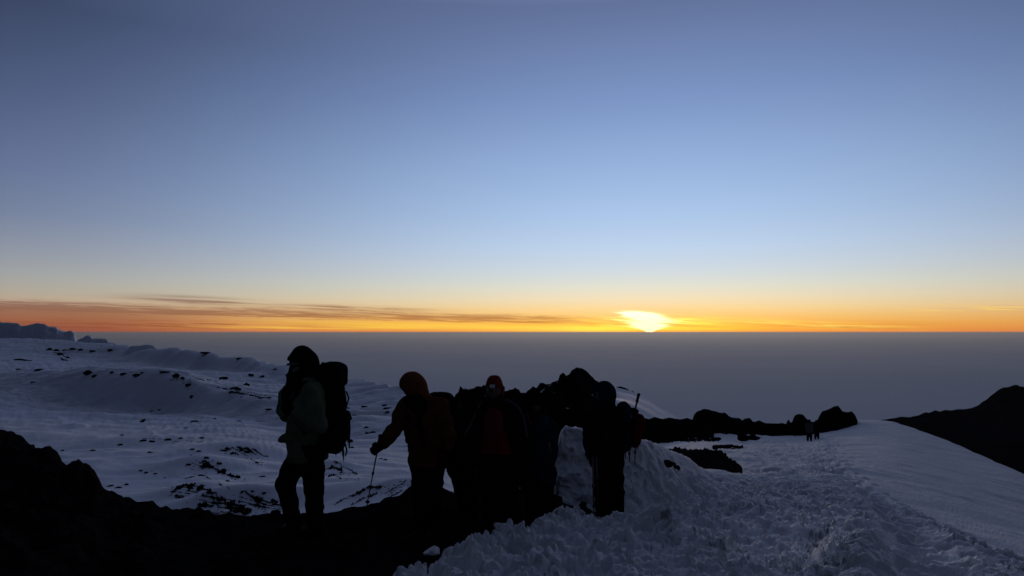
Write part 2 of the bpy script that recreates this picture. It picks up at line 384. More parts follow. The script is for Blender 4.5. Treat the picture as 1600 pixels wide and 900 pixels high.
# ------------------------------------------------------------------ far snow shoulder behind the middle outcrop
cr = [(880, 640), (905, 610), (935, 600), (950, 604), (968, 606), (985, 611), (1000, 618), (1015, 626), (1030, 636), (1045, 645), (1062, 655), (1080, 666), (1110, 690)]
s = Sheet({p: [(44, 800), (50, 720), (55, y + 30), (78, y), (84, y + 8), (110, y + 120)] for p, y in cr}, np.arange(880, 1110, 1.5), [10, 20, 30, 14, 10])
s.Z += fbm2(s.X / 8, s.Y / 4, 31, 4) * .12
s.mesh('snow_shoulder', M_SNOWF)

# ------------------------------------------------------------------ near ground (dark volcanic rubble)
G = {-900: [(.5, 4700), (3, 1190), (4.4, 860), (6.0, 740), (8, 640), (9.5, 800), (14, 1100)],
     0: [(.5, 4700), (3, 1212), (5.0, 890), (6.6, 785), (8, 673), (9.4, 800), (14, 1100)],
     45: [(.5, 4700), (3, 1212), (5.1, 893), (6.6, 800), (8, 683), (9.4, 810), (14, 1100)],
     70: [(.5, 4700), (3, 1212), (5.2, 895), (6.6, 806), (8, 686), (9.4, 810), (14, 1100)],
     90: [(.5, 4700), (3, 1212), (5.2, 896), (6.6, 812), (7.9, 702), (9.3, 820), (14, 1100)],
     98: [(.5, 4700), (3, 1212), (5.2, 896), (6.6, 815), (7.9, 718), (9.3, 820), (14, 1100)],
     124: [(.5, 4700), (3, 1212), (5.3, 897), (6.6, 820), (7.8, 726), (9.2, 830), (14, 1100)],
     130: [(.5, 4700), (3, 1212), (5.3, 897), (6.6, 820), (7.8, 736), (9.2, 830), (14, 1100)],
     150: [(.5, 4700), (3, 1212), (5.3, 898), (6.6, 825), (7.8, 747), (9.2, 850), (14, 1100)],
     163: [(.5, 4700), (3, 1212), (5.4, 898), (6.6, 832), (7.8, 766), (9.2, 870), (14, 1100)],
     205: [(.5, 4700), (3, 1212), (5.4, 900), (6.7, 836), (7.8, 777), (9.1, 880), (14, 1120)],
     262: [(.5, 4700), (3, 1212), (5.4, 900), (6.7, 838), (7.7, 791), (9.0, 900), (14, 1140)],
     310: [(.5, 4700), (3, 1212), (5.4, 900), (6.7, 838), (7.6, 802), (9.0, 910), (14, 1150)],
     440: [(.5, 4700), (3, 1212), (5.4, 900), (6.7, 833), (7.5, 804), (9.0, 910), (14, 1150)],
     520: [(.5, 4700), (3, 1212), (5.4, 900), (6.8, 832), (7.6, 800), (9.0, 900), (14, 1150)],
     575: [(.5, 4700), (3, 1212), (5.4, 900), (7.0, 834), (7.9, 793), (9.2, 890), (14, 1150)],
     612: [(.5, 4700), (3, 1212), (5.4, 900), (7.2, 838), (8.3, 779), (9.5, 860), (14, 1150)],
     640: [(.5, 4700), (3, 1212), (5.4, 900), (7.3, 840), (8.7, 760), (9.8, 840), (14, 1150)],
     665: [(.5, 4700), (3, 1212), (5.4, 900), (7.3, 841), (8.9, 753), (10., 830), (14, 1150)],
     690: [(.5, 4700), (3, 1212), (5.4, 900), (7.3, 842), (8.9, 761), (10., 830), (14, 1150)],
     712: [(.5, 4700), (3, 1212), (5.5, 900), (7.3, 843), (8.8, 772), (10., 840), (14, 1150)],
     740: [(.5, 4700), (3, 1212), (5.5, 900), (7.3, 844), (9.0, 782), (10., 840), (14, 1100)],
     870: [(.5, 4700), (3, 1212), (5.5, 900), (7.6, 838), (9.1, 776), (10., 800), (14, 1000)],
     960: [(.5, 4700), (3, 1230), (5.5, 910), (8.2, 822), (9.2, 782), (10., 810), (14, 1000)],
     1015: [(.5, 4700), (3, 1240), (5.5, 920), (8.0, 832), (9.2, 808), (10., 830), (14, 1000)],
     1060: [(.5, 4700), (3, 1260), (5.5, 940), (7.5, 870), (9.2, 850), (10., 880), (14, 1000)],
     2500: [(.5, 4700), (3, 1350), (5.5, 1050), (7.5, 970), (9.2, 940), (10., 960), (14, 1050)]}
s = Sheet(G, fan(-20, 1080, 2.5, -900, 2500), [14, 40, 110, 110, 30, 12])
ev = np.clip((s.Y - 1) / 3, .3, 1)
s.Z += (ridged2(s.X / .55, s.Y / .55, 41, 5, .5) - .5) * .028 * ev
s.Z += fbm2(s.X / .16, s.Y / .16, 42, 3) * .014 * ev
rg_ = ridged2(s.X / .8, s.Y / 1.1, 43, 4, .6); s.Z += ((rg_ - rg_.mean()) * .08 + fbm2(s.X / .2, s.Y / .2, 45, 3) * .03) * ev * np.clip((330 - s.px[:, None]) / 120, 0, 1)
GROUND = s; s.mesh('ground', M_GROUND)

# ------------------------------------------------------------------ crusted snow: foreground bank, block and the right-hand slope
A0 = [(.5, 4900), (3, 1230)]
S = {520: A0 + [(5.0, 1000), (5.3, 980), (5.7, 1000), (8.6, 900), (9.2, 880), (10.8, 860), (16, 930), (30, 930), (45, 930), (60, 930), (80, 1000)],
     600: A0 + [(5.0, 960), (5.3, 930), (5.7, 960), (8.6, 900), (9.2, 880), (10.8, 860), (16, 930), (30, 930), (45, 930), (60, 930), (80, 1000)],
     622: A0 + [(4.9, 925), (5.3, 895), (5.8, 930), (8.6, 890), (9.2, 870), (10.8, 850), (16, 930), (30, 930), (45, 930), (60, 930), (80, 1000)],
     660: A0 + [(4.9, 925), (5.5, 890), (5.9, 925), (8.6, 880), (9.2, 860), (10.8, 850), (16, 930), (30, 930), (45, 930), (60, 930), (80, 1000)],
     692: A0 + [(4.9, 925), (5.8, 868), (6.2, 910), (8.6, 870), (9.2, 850), (10.8, 850), (16, 930), (30, 930), (45, 930), (60, 930), (80, 1000)],
     730: A0 + [(4.9, 925), (6.1, 850), (6.5, 895), (8.6, 860), (9.2, 850), (10.8, 850), (16, 930), (30, 930), (45, 930), (60, 930), (80, 1000)],
     762: A0 + [(4.9, 925), (6.4, 836), (6.8, 885), (8.6, 860), (9.2, 850), (10.8, 850), (16, 930), (30, 930), (45, 930), (60, 930), (80, 1000)],
     776: A0 + [(4.9, 925), (6.6, 824), (7.0, 878), (8.6, 850), (9.2, 840), (10.8, 850), (16, 930), (30, 930), (45, 930), (60, 930), (80, 1000)],
     832: A0 + [(4.9, 925), (6.8, 820), (7.2, 870), (8.8, 840), (9.4, 830), (10.8, 850), (16, 930), (30, 930), (45, 930), (60, 930), (80, 1000)],
     862: A0 + [(4.9, 925), (7.1, 807), (7.5, 862), (8.9, 830), (9.5, 800), (10.8, 840), (16, 930), (30, 930), (45, 930), (60, 930), (80, 1000)],
     871: A0 + [(4.9, 925), (7.2, 806), (7.6, 860), (8.95, 783), (9.4, 666), (10.8, 800), (16, 800), (30, 750), (45, 725), (60, 715), (80, 850)],
     886: A0 + [(4.9, 925), (7.2, 805), (7.7, 858), (8.9, 780), (9.5, 660), (10.8, 780), (16, 780), (30, 745), (45, 720), (60, 710), (80, 850)],
     905: A0 + [(4.9, 925), (7.2, 806), (7.7, 858), (8.9, 778), (9.6, 667), (10.8, 770), (16, 770), (30, 740), (45, 715), (60, 705), (80, 850)],
     930: A0 + [(4.9, 925), (7.2, 812), (7.7, 855), (8.85, 782), (9.7, 676), (10.9, 765), (16, 765), (30, 735), (45, 710), (60, 700), (80, 850)],
     975: A0 + [(4.9, 925), (7.3, 806), (7.8, 850), (8.8, 800), (9.9, 682), (11.2, 760), (16, 762), (30, 722), (45, 702), (60, 692), (80, 850)],
     1003: A0 + [(4.9, 925), (7.3, 808), (7.8, 845), (8.7, 812), (10.1, 684), (11.4, 755), (16, 762), (30, 716), (45, 700), (60, 688), (80, 850)],
     1022: A0 + [(4.9, 925), (7.4, 812), (7.9, 838), (8.7, 815), (10.4, 690), (11.8, 750), (16, 762), (30, 712), (45, 698), (60, 684), (80, 850)],
     1050: A0 + [(4.9, 925), (6.9, 817), (7.6, 838), (8.7, 812), (11.0, 707), (12.4, 755), (16, 762), (30, 708), (45, 690), (60, 678), (80, 850)],
     1100: A0 + [(4.9, 925), (6.5, 834), (7.4, 848), (9.0, 806), (12.0, 737), (14.0, 752), (18, 750), (30, 702), (45, 684), (60, 672), (80, 850)],
     1160: A0 + [(4.8, 935), (5.9, 868), (6.9, 872), (9.4, 802), (13.0, 746), (15.0, 745), (20, 733), (30, 705), (45, 690), (60, 674), (80, 850)],
     1250: A0 + [(4.6, 960), (5.4, 904), (6.3, 895), (9.6, 802), (15.5, 746), (18.0, 735), (24, 720), (33, 705), (46, 692), (60, 676), (80, 850)],
     1300: A0 + [(4.7, 945), (6.2, 868), (8.6, 818), (11., 790), (16.0, 750), (19.0, 735), (25, 717), (34, 701), (46, 686), (62, 668), (85, 840)],
     1340: A0 + [(4.9, 925), (6.8, 848), (8.6, 822), (11., 797), (16.0, 760), (19.0, 738), (25, 716), (34, 697), (46, 680), (65, 655), (85, 820)],
     1380: A0 + [(4.9, 925), (6.7, 852), (8.5, 828), (11., 806), (15.5, 774), (18.5, 748), (24, 722), (32, 699), (43, 681), (61, 657), (80, 820)],
     1400: A0 + [(4.9, 925), (6.7, 854), (8.4, 832), (11., 810), (15.0, 782), (18.0, 755), (23, 727), (31, 702), (41, 684), (58, 660), (76, 820)],
     1450: A0 + [(4.9, 928), (6.6, 862), (8.2, 842), (10.5, 824), (13.5, 803), (16.5, 775), (21, 747), (28, 720), (37, 700), (51, 677), (70, 830)],
     1500: A0 + [(4.8, 932), (6.4, 872), (8.0, 855), (10., 840), (12.0, 827), (15., 796), (19, 768), (25, 741), (33, 719), (45, 697), (60, 840)],
     1550: A0 + [(4.8, 938), (6.2, 886), (7.6, 872), (9.0, 862), (10.5, 852), (13.5, 820), (17, 792), (22, 765), (28, 743), (38, 719), (54, 860)],
     1600: A0 + [(4.8, 945), (6.0, 902), (7.2, 890), (8.2, 884), (9.2, 878), (12., 846), (15, 818), (19, 792), (24, 769), (33, 742), (50, 880)],
     1720: A0 + [(4.7, 960), (5.6, 930), (6.4, 922), (7.2, 920), (8.0, 918), (10., 890), (13, 866), (16, 845), (20, 825), (27, 800), (44, 960)],
     2500: A0 + [(4.5, 1100), (5.2, 1080), (6.0, 1070), (6.8, 1070), (7.5, 1070), (9, 1060), (11, 1050), (14, 1040), (17, 1030), (22, 1020), (34, 1150)]}
s = Sheet(S, fan(600, 1680, 1.7, 520, 2500), [10, 30, 120, 24, 50, 110, 20, 40, 45, 40, 40, 10], soft=[0, 0, 0, 3, 3, 3, 3, 12, 20, 24, 22, 10, 10])
lump = ridged2(s.X / .30 + vn2(s.X / .5, s.Y / .5, 3) * .6, s.Y / .34 + vn2(s.X / .5, s.Y / .5, 4) * .6, 51, 4, .55) - .9
big = fbm2(s.X / 1.4, s.Y / 1.2, 52, 3)
fine = ridged2(s.X / .5, s.Y / .9, 53, 4, .55) - .9
kk = s.t[None] + 0 * s.X
pxx = s.px[:, None] + 0 * s.X
def worley(x, y, seed):
    ix, iy = np.floor(x), np.floor(y); f1 = np.full(x.shape, 9.0); f2 = np.full(x.shape, 9.0); hv = np.zeros(x.shape); tl = np.zeros(x.shape)
    for a_ in (-1, 0, 1):
        for b_ in (-1, 0, 1):
            cx, cy = ix + a_, iy + b_; z_ = np.zeros_like(cx)
            px_ = cx + .5 + .45 * _h(cx, cy, z_, seed); py_ = cy + .5 + .45 * _h(cx, cy, z_ + 1, seed)
            d_ = np.hypot(x - px_, y - py_); h_ = _h(cx, cy, z_ + 2, seed); w = d_ < f1
            t_ = (x - px_) * _h(cx, cy, z_ + 3, seed) + (y - py_) * _h(cx, cy, z_ + 4, seed)
            f2 = np.where(w, f1, np.minimum(f2, d_)); hv = np.where(w, h_, hv); tl = np.where(w, t_, tl); f1 = np.where(w, d_, f1)
    return f1, f2, hv, tl
def chunks(sc_, seed):
    """broken crust: tilted blocks of uneven height with gaps between them"""
    wx = s.X / sc_ + fbm2(s.X / sc_ * 1.4, s.Y / sc_ * 1.4, seed + 5, 3) * .40 + s.Y / sc_ * .35; wy = s.Y / sc_ * .8 + fbm2(s.X / sc_ * 1.4, s.Y / sc_ * 1.4, seed + 9, 3) * .40
    f1, f2, hv, tl = worley(wx, wy, seed)
    return np.clip((f2 - f1) * 3.2, 0, 1) ** .5 * (.7 + .5 * hv + 1.3 * tl)
lump = lump * .35 + (chunks(.30, 91) - .55) * 1.75 + (chunks(.14, 92) - .5) * .95 + fbm2(s.X / .07, s.Y / .07, 93, 3) * .26
near = np.clip((s.Y - 2) / 2, 0, 1) * np.clip((6.0 - kk) / .6 + .25, .18, 1)          # ends at the crease (knot 6)
left = np.clip((1330 - pxx) / 380, 0, 1)
TRK = np.array([at(1470, 930, 4.7)[:2], at(1440, 880, 6.2)[:2], at(1432, 845, 8.1)[:2], at(1410, 805, 11.2)[:2], at(1350, 765, 15.6)[:2],
               at(1290, 728, 21)[:2], at(1262, 705, 33)[:2], at(1268, 692, 50)[:2]])
def dist_poly(X, Y, P):
    best = np.full(X.shape, 1e9); arc = np.zeros(X.shape); acc = 0
    for a_, b_ in zip(P[:-1], P[1:]):
        v = b_ - a_; L = np.hypot(*v); u = np.clip(((X - a_[0]) * v[0] + (Y - a_[1]) * v[1]) / L**2, 0, 1)
        dd = np.hypot(X - a_[0] - u * v[0], Y - a_[1] - u * v[1])
        w = dd < best; best = np.where(w, dd, best); arc = np.where(w, acc + u * L, arc); acc += L
    return best, arc
def side_poly(X, Y, P):
    best = np.full(X.shape, 1e9); sg = np.zeros(X.shape)
    for a_, b_ in zip(P[:-1], P[1:]):
        v = b_ - a_; L = np.hypot(*v); u = np.clip(((X - a_[0]) * v[0] + (Y - a_[1]) * v[1]) / L**2, 0, 1)
        dd = np.hypot(X - a_[0] - u * v[0], Y - a_[1] - u * v[1]); c_ = (v[0] * (Y - a_[1]) - v[1] * (X - a_[0])) / L
        w = dd < best; best = np.where(w, dd, best); sg = np.where(w, c_, sg)
    return sg
gr = np.gradient(s.Z, axis=1) / np.maximum(np.abs(np.gradient(s.Y, axis=1)), 1e-4)
steep = np.clip((np.abs(gr) - .35) / .7, 0, 1) * ((kk > 4.6) & (kk < 6.6)) * (s.px[:, None] > 800)
lump = lump * (1 - .72 * steep)
s.Z += near * (1 - .6 * np.exp(-(dist_poly(s.X, s.Y, TRK)[0] / .30) ** 2)) * lump * (.036 + .026 * left)
s.Z += near * big * .055
s.Z += (1 - near) * (fbm2(s.X / 3.2 + s.Y / 9, s.Y / 2.4, 54, 4) * .07 + fine * .030 * np.clip((1420 - pxx) / 220, .12, 1))
# trodden track with footprints
dt, arc = dist_poly(s.X, s.Y, TRK)
dt = dt + vn2(s.X / .4, s.Y / .4, 58) * .05
tk = np.exp(-(dt / .26) ** 2)
fadeT = np.clip((24 - s.Y) / 12, .12, 1)
s.Z -= tk * fadeT * (.17 + .09 * np.sin(arc * 2 * math.pi / .36 + 1.5 * vn2(s.X / .3, s.Y / .3, 59)) + .03 * lump)
s.Z += np.exp(-((dt - .5) / .16) ** 2) * .045 * fadeT
lat = side_poly(s.X, s.Y, TRK)
for off, ph, dep in ((0, 0, .16), (.10, .4, .12), (-.38, .2, .09), (.42, .7, .08)):
    stp = .62; k_ = arc / stp + ph; fr = (k_ % 1) - .5; sd_ = np.where(np.floor(k_) % 2 == 0, .11, -.11) + off + .04 * _h(np.floor(k_), np.zeros_like(arc), np.zeros_like(arc), 5)
    s.Z -= dep * np.clip((34 - s.Y) / 14, 0, 1) * np.exp(-((fr * stp) / .15) ** 4 - ((lat - sd_) / .075) ** 4)
tread = np.clip((pxx - 1130) / 60, 0, 1) * np.clip((1350 - pxx) / 60, 0, 1) * np.clip((s.Y - 12) / 4, 0, 1) * np.clip((60 - s.Y) / 15, 0, 1)
s.Z += tread * ((chunks(.8, 95) - .5) * .07 + (chunks(.4, 96) - .5) * .04)
# cavity-like hollows in the face of the snow block
s.Y += steep * (vn(s.X / .45, s.Z / .38 + s.X, 0, 61) * .10 + vn(s.X / .19, s.Z / .16, 0, 63) * .075 + (np.abs(vn(s.X / .10, s.Z / .09, 0, 64)) - .3) * .09 + vn(s.X / .045, s.Z / .04, 0, 65) * .025)
s.X += near * vn(s.X / .13, s.Y / .13, s.Z / .13, 62) * .022
SNOW = s; s.mesh('snow_slope', M_SNOW)

# ------------------------------------------------------------------ rock outcrops
def outcrop(cr, d, base, back, step, rows, amp, sc_, seed, label, material=M_ROCK, front=None, warp=0.0, cat='rock outcrop'):
    s = crest_sheet('x', cr, d, base, back, material, step, rows, amp, sc_, seed, front, warp)
    me = grid_mesh('rock_outcrop', s.X, s.Y, s.Z)
    o = link('rock_outcrop', me, material, smooth=False)
    tag(o, label, cat); return s, o
mid = [(710, 742), (713, 700), (714, 650), (716, 622), (719, 612), (724, 612), (732, 613), (738, 610), (746, 607), (756, 604), (766, 607), (780, 612),
       (793, 611), (799, 606), (804, 604), (811, 605), (814, 611), (823, 613), (832, 610), (839, 611), (843, 605), (852, 602), (858, 599), (863, 594), (871, 594), (874, 586), (879, 585), (884, 590),
       (889, 592), (893, 587), (898, 585), (901, 581), (907, 580), (913, 583), (920, 587), (928, 594), (936, 602), (944, 612), (953, 622), (960, 634), (968, 648), (985, 655), (1005, 660)]
outcrop(mid, [(710, 14), (1005, 17)], [(710, 750), (780, 745), (1005, 700)], .22, 1.5, [10, 50, 60, 24, 8], .10, .8, 71,
        'tall jagged black rock outcrop rising behind the group of hikers', front=.12, warp=.25)
outcrop([(962, 676), (975, 664), (985, 657), (1005, 654), (1014, 656), (1022, 653), (1036, 656), (1050, 654), (1062, 656), (1072, 653), (1084, 657), (1094, 656), (1100, 662), (1108, 664), (1116, 674)],
        [(962, 50), (1116, 51)], [(962, 700), (1010, 690), (1050, 684), (1085, 683), (1116, 680)], .07, 1.2, [6, 18, 18, 12, 6], .07, 1.5, 72,
        'flat-topped black rock band just right of the hiker with the red bag', M_ROCKC, front=.05)
def patch(cols, name, label, amp, sc_, seed, step=1.4, n=26):
    """bare rocky ground breaking through the snow: follows the slope between two rows of the photo"""
    ks = sorted(cols); px = np.arange(ks[0], ks[-1] + .1, step); C = []
    for i, p in enumerate(px):
        c = [np.interp(p, ks, [cols[k][q] for k in ks]) for q in (0, 1)]
        e = 1.2 * vn2(np.array([p / 5.0]), np.array([seed * 1.0]), seed)[0] + .8 * vn2(np.array([p / 2.0]), np.array([seed * 1.0]), seed + 1)[0]
        row = []
        for j in range(n):
            u = j / (n - 1); q = SNOW.hit(p, c[1] + e + (c[0] - c[1]) * u, 14.5)
            row.append((q.x, q.y, q.z))
        C.append(row)
    C = np.array(C); u = np.linspace(0, 1, n)[None] * np.ones((len(px), 1)); v = np.linspace(0, 1, len(px))[:, None]
    env = np.minimum(1, np.minimum(u, 1 - u) * 7) * np.minimum(1, np.minimum(v, 1 - v) * 16)
    C[..., 2] += env * (amp * np.maximum(.35, .55 + .6 * (ridged2(C[..., 0] / sc_, C[..., 1] / sc_ / 2, seed, 5, .6) - .6))) - (1 - env) * .12
    o = link(name, grid_mesh(name, C[..., 0], C[..., 1], C[..., 2]), M_ROCKC, smooth=False); tag(o, label, 'rock patch'); return o
patch({1028: (690, 693), 1042: (685, 692), 1060: (684, 691), 1090: (683, 690), 1112: (682, 689), 1122: (685, 690), 1128: (688, 691)}, 'rock_patch',
      'thin black strip of bare rock between the flat-topped band and the larger bare patch', .10, .8, 73)
patch({1020: (706, 712), 1034: (700, 722), 1045: (698, 728), 1060: (696, 734), 1080: (697, 740), 1100: (697, 742), 1118: (698, 744), 1128: (701, 742), 1136: (710, 740), 1150: (722, 741), 1160: (731, 742), 1168: (738, 743)}, 'rock_patch',
      'large bare patch of black ground on the snow beside the foreground snow bank', .13, .7, 74)
patch({1110: (696, 702), 1130: (694, 702), 1145: (696, 702), 1156: (697, 701), 1164: (698, 700)}, 'rock_patch',
      'thin black tongue of rock pointing right from the top of the large bare patch', .10, .7, 78)
outcrop([(1080, 662), (1085, 650), (1088, 645), (1098, 641), (1103, 640), (1116, 641), (1126, 645), (1135, 649), (1142, 652), (1152, 653), (1158, 656), (1163, 654), (1172, 655), (1178, 660), (1186, 659),
         (1194, 662), (1203, 661), (1213, 662), (1222, 661), (1228, 664), (1232, 658), (1235, 663), (1244, 664), (1262, 664), (1280, 660), (1290, 668)],
        [(1080, 54), (1290, 56)], [(1080, 664), (1150, 670), (1200, 677), (1290, 680)], .08, 1.0, [4, 16, 20, 14, 6], .14, 1.3, 75,
        'long low black rock ridge on the skyline left of the two distant walkers', M_ROCKC, front=.05)
outcrop([(1272, 668), (1279, 654), (1284, 646), (1289, 640), (1293, 638), (1299, 637), (1309, 638), (1312, 641), (1317, 645), (1325, 645), (1331, 645), (1336, 650), (1339, 656), (1341, 664)],
        [(1272, 55), (1340, 57)], [(1272, 680), (1300, 678), (1320, 674), (1339, 668)], .07, .8, [4, 22, 26, 16, 6], .13, 1.2, 76,
        'large black boulder on the skyline just right of the two distant walkers', M_ROCKC, front=.04, cat='boulder')
outcrop([(955, 610), (962, 606), (968, 604), (976, 606), (984, 610), (991, 613), (996, 619)], [(955, 76.5), (996, 76.5)], [(955, 610), (975, 610), (996, 618)], .03, 1, [3, 8, 8, 6, 3], .05, .5, 77,
        'thin black rock rim along the top of the small snow shoulder', M_ROCKC, front=.02)

def rock_mesh(seed, sx, sy, sz, n=3, rough=.28):
    import bmesh
    bm = bmesh.new(); bmesh.ops.create_icosphere(bm, subdivisions=n, radius=1.0)
    c = np.array([v.co[:] for v in bm.verts])
    k = 1 + rough * vn(c[:, 0] * 1.6, c[:, 1] * 1.6, c[:, 2] * 1.6, seed) + rough * .5 * vn(c[:, 0] * 4, c[:, 1] * 4, c[:, 2] * 4, seed + 1)
    c = c * k[:, None]
    for q in range(3):      # a few broken facets
        rs = np.random.RandomState(seed * 7 + q); nv = rs.normal(size=3); nv /= np.linalg.norm(nv)
        h = c @ nv; c = c - np.maximum(h - .62, 0)[:, None] * nv[None]
    c = c * np.array([sx, sy, sz])
    for v, q in zip(bm.verts, c): v.co = q
    me = bpy.data.meshes.new('rock'); bm.to_mesh(me); bm.free(); return me
def px_m(d): return d / F
# round boulder on the skyline and single rocks on the right slope
for (px, py, d, w, h, lab) in [(1251, 661, 53.5, 13, 13, 'rounded black boulder on the skyline just left of the two distant walkers'),
                               (1161, 683, 43, 10, 6.5, 'small dark rock lying alone on the snow below the skyline ridge'),
                               (1176, 684, 43.5, 10, 4.5, 'flat dark stone beside a small rock on the snow below the skyline ridge'),
                               (1121, 686, 24, 6, 3.0, 'tiny black stone on snow at the end of the thin rock strip')]:
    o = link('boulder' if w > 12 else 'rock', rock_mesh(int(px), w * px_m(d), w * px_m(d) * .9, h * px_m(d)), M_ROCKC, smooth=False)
    o.location = at(px, py, d); tag(o, lab, 'boulder' if w > 12 else 'rock')
# dark notch rocks in the foreground bank
for (px, py, d, w, h, lab) in [(1040, 724, 10.6, 13, 6, 'black rock poking through the side of the snow bank'),
                               (1056, 731, 10.7, 7, 5, 'small black rock at the right end of the snow bank hollow')]:
    o = link('rock', rock_mesh(int(px), w * px_m(d), w * px_m(d) * .7, h * px_m(d)), M_ROCKC, smooth=False)
    p = SNOW.hit(px, py); o.location = p; tag(o, lab, 'rock')

# rocks showing through the left snowfield: x, y, half width, half height (photo pixels)
stones = [(137, 584, 7, 4), (148, 588, 5, 2.5), (60, 577, 6, 2), (37, 563, 12, 2), (28, 578, 6, 2), (53, 598, 6, 2), (78, 546, 5, 2.5), (88, 548, 5, 2.5), (103, 546, 5, 1.8), (115, 546, 6, 1.8),
          (124, 547, 4, 2), (145, 547, 6, 1.6), (173, 547, 5, 2), (176, 583, 4, 2.5), (192, 584, 5, 2.2), (214, 587, 7, 2.5), (222, 583, 4, 1.5), (258, 581, 10, 1.6), (276, 589, 6, 4), (284, 591, 4, 2.5),
          (296, 602, 6, 2.5), (299, 621, 3, 3), (347, 589, 8, 2), (392, 585, 6, 2), (410, 588, 4, 1.8), (384, 602, 6, 3.5), (365, 607, 7, 3.5), (373, 609, 5, 3), (360, 613, 4, 1.8), (407, 622, 5, 1.5),
          (352, 590, 4, 1.2), (430, 577, 4, 1.2), (322, 552, 10, 1.8), (375, 560, 6, 1.4), (225, 652, 3, 1.5), (237, 642, 4, 1.5), (223, 657, 4, 2), (190, 678, 4, 1.5), (188, 690, 4, 2), (198, 668, 5, 1.5),
          (222, 687, 6, 1.6), (238, 688, 5, 2.4), (262, 685, 6, 1.5), (283, 685, 4, 1.2), (316, 685, 4, 2), (304, 658, 6, 1.5), (290, 668, 5, 1.2), (335, 654, 4, 1.5), (372, 658, 6, 1.2), (144, 702, 5, 1.2),
          (98, 704, 3, 1.6), (235, 706, 4, 1.2), (228, 738, 4, 1.8), (242, 739, 4, 1.4), (220, 733, 3, 1.2), (300, 702, 5, 1.2), (298, 711, 3, 1.5), (295, 722, 4, 1.8), (312, 743, 4, 1.8), (342, 720, 5, 2.4),
          (186, 762, 6, 1.4), (198, 758, 4, 2), (172, 758, 5, 1.2), (570, 636, 5, 1.5), (600, 634, 5, 2), (605, 637, 8, 1.6), (604, 644, 4, 1.2), (573, 669, 5, 2), (583, 673, 5, 1.5), (575, 677, 4, 1.6),
          (556, 648, 5, 1), (545, 637, 5, 1.2), (548, 690, 5, 3), (551, 700, 4, 2.4), (594, 717, 3, 1.5), (602, 718, 3, 1.2), (310, 705, 4, 1.5), (322, 713, 5, 1.6), (330, 730, 5, 1.8), (410, 745, 6, 1.4),
          (412, 770, 4, 1.2), (396, 763, 3, 1), (355, 752, 4, 1.5), (160, 540, 4, 1), (350, 700, 6, 1.0), (372, 696, 4, 1.0), (420, 640, 6, 1.2), (250, 640, 3, 1), (385, 700, 5, 2)]
random.seed(4)
base_rocks = [rock_mesh(900 + i, 1, 1, 1, 2 if i else 3, .35) for i in range(6)]
ORD = ['leftmost', 'second from left', 'third from left', 'fourth from left', 'fifth from left', 'sixth from left', 'seventh from left', 'eighth from left', 'ninth from left', 'tenth from left',
       'eleventh from left', 'twelfth from left', 'thirteenth from left', 'fourteenth from left', 'fifteenth from left']
regions = [('rocks in the far row right below the glacier', lambda x, y: y < 550 and x < 220), ('rocks scattered on the snow under the far left row', lambda x, y: y < 600 and x < 135),
           ('rocks along the crest of the long snow hump', lambda x, y: y < 600 and x < 302), ('rocks on the skyline snow left of the green hiker', lambda x, y: y < 565),
           ('stones at the green jacket\'s elbow height behind the orange hood', lambda x, y: x > 535 and y < 660), ('stones beside the orange hiker\'s pole hand', lambda x, y: x > 535 and y < 730),
           ('rocks on the snow ridge at the green hiker\'s face height', lambda x, y: y < 642 and x > 302), ('stones in the faint row on the open middle snow', lambda x, y: y < 672),
           ('stones in the lower row on the open snow', lambda x, y: y < 697 and x > 180), ('stones just above the mounds of broken ledges', lambda x, y: y < 724 and x > 230),
           ('stones near the left shoulder of the dark ground', lambda x, y: x < 250), ('stones between the broken ledges of the near mounds', lambda x, y: True)]
reg = [next(k for k, (l, f_) in enumerate(regions) if f_(q[0], q[1])) for q in stones]
for i, (px, py, w, h) in enumerate(stones):
    p = LEFT.hit(px, py); k = p.y / F
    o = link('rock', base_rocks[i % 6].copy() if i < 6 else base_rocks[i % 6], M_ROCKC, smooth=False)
    o.location = p + Vector((0, 0, h * k * .2)); o.scale = (w * k, w * k * .8, h * k * 1.15)
    o.rotation_euler = (0, random.uniform(-.1, .15), random.uniform(-.3, .3))
    peers = sorted((j for j in range(len(stones)) if reg[j] == reg[i]), key=lambda j: (stones[j][0], stones[j][1]))
    grp = regions[reg[i]][0]
    tag(o, ORD[min(peers.index(i), 14)] + ' of the ' + grp, 'rock', grp)

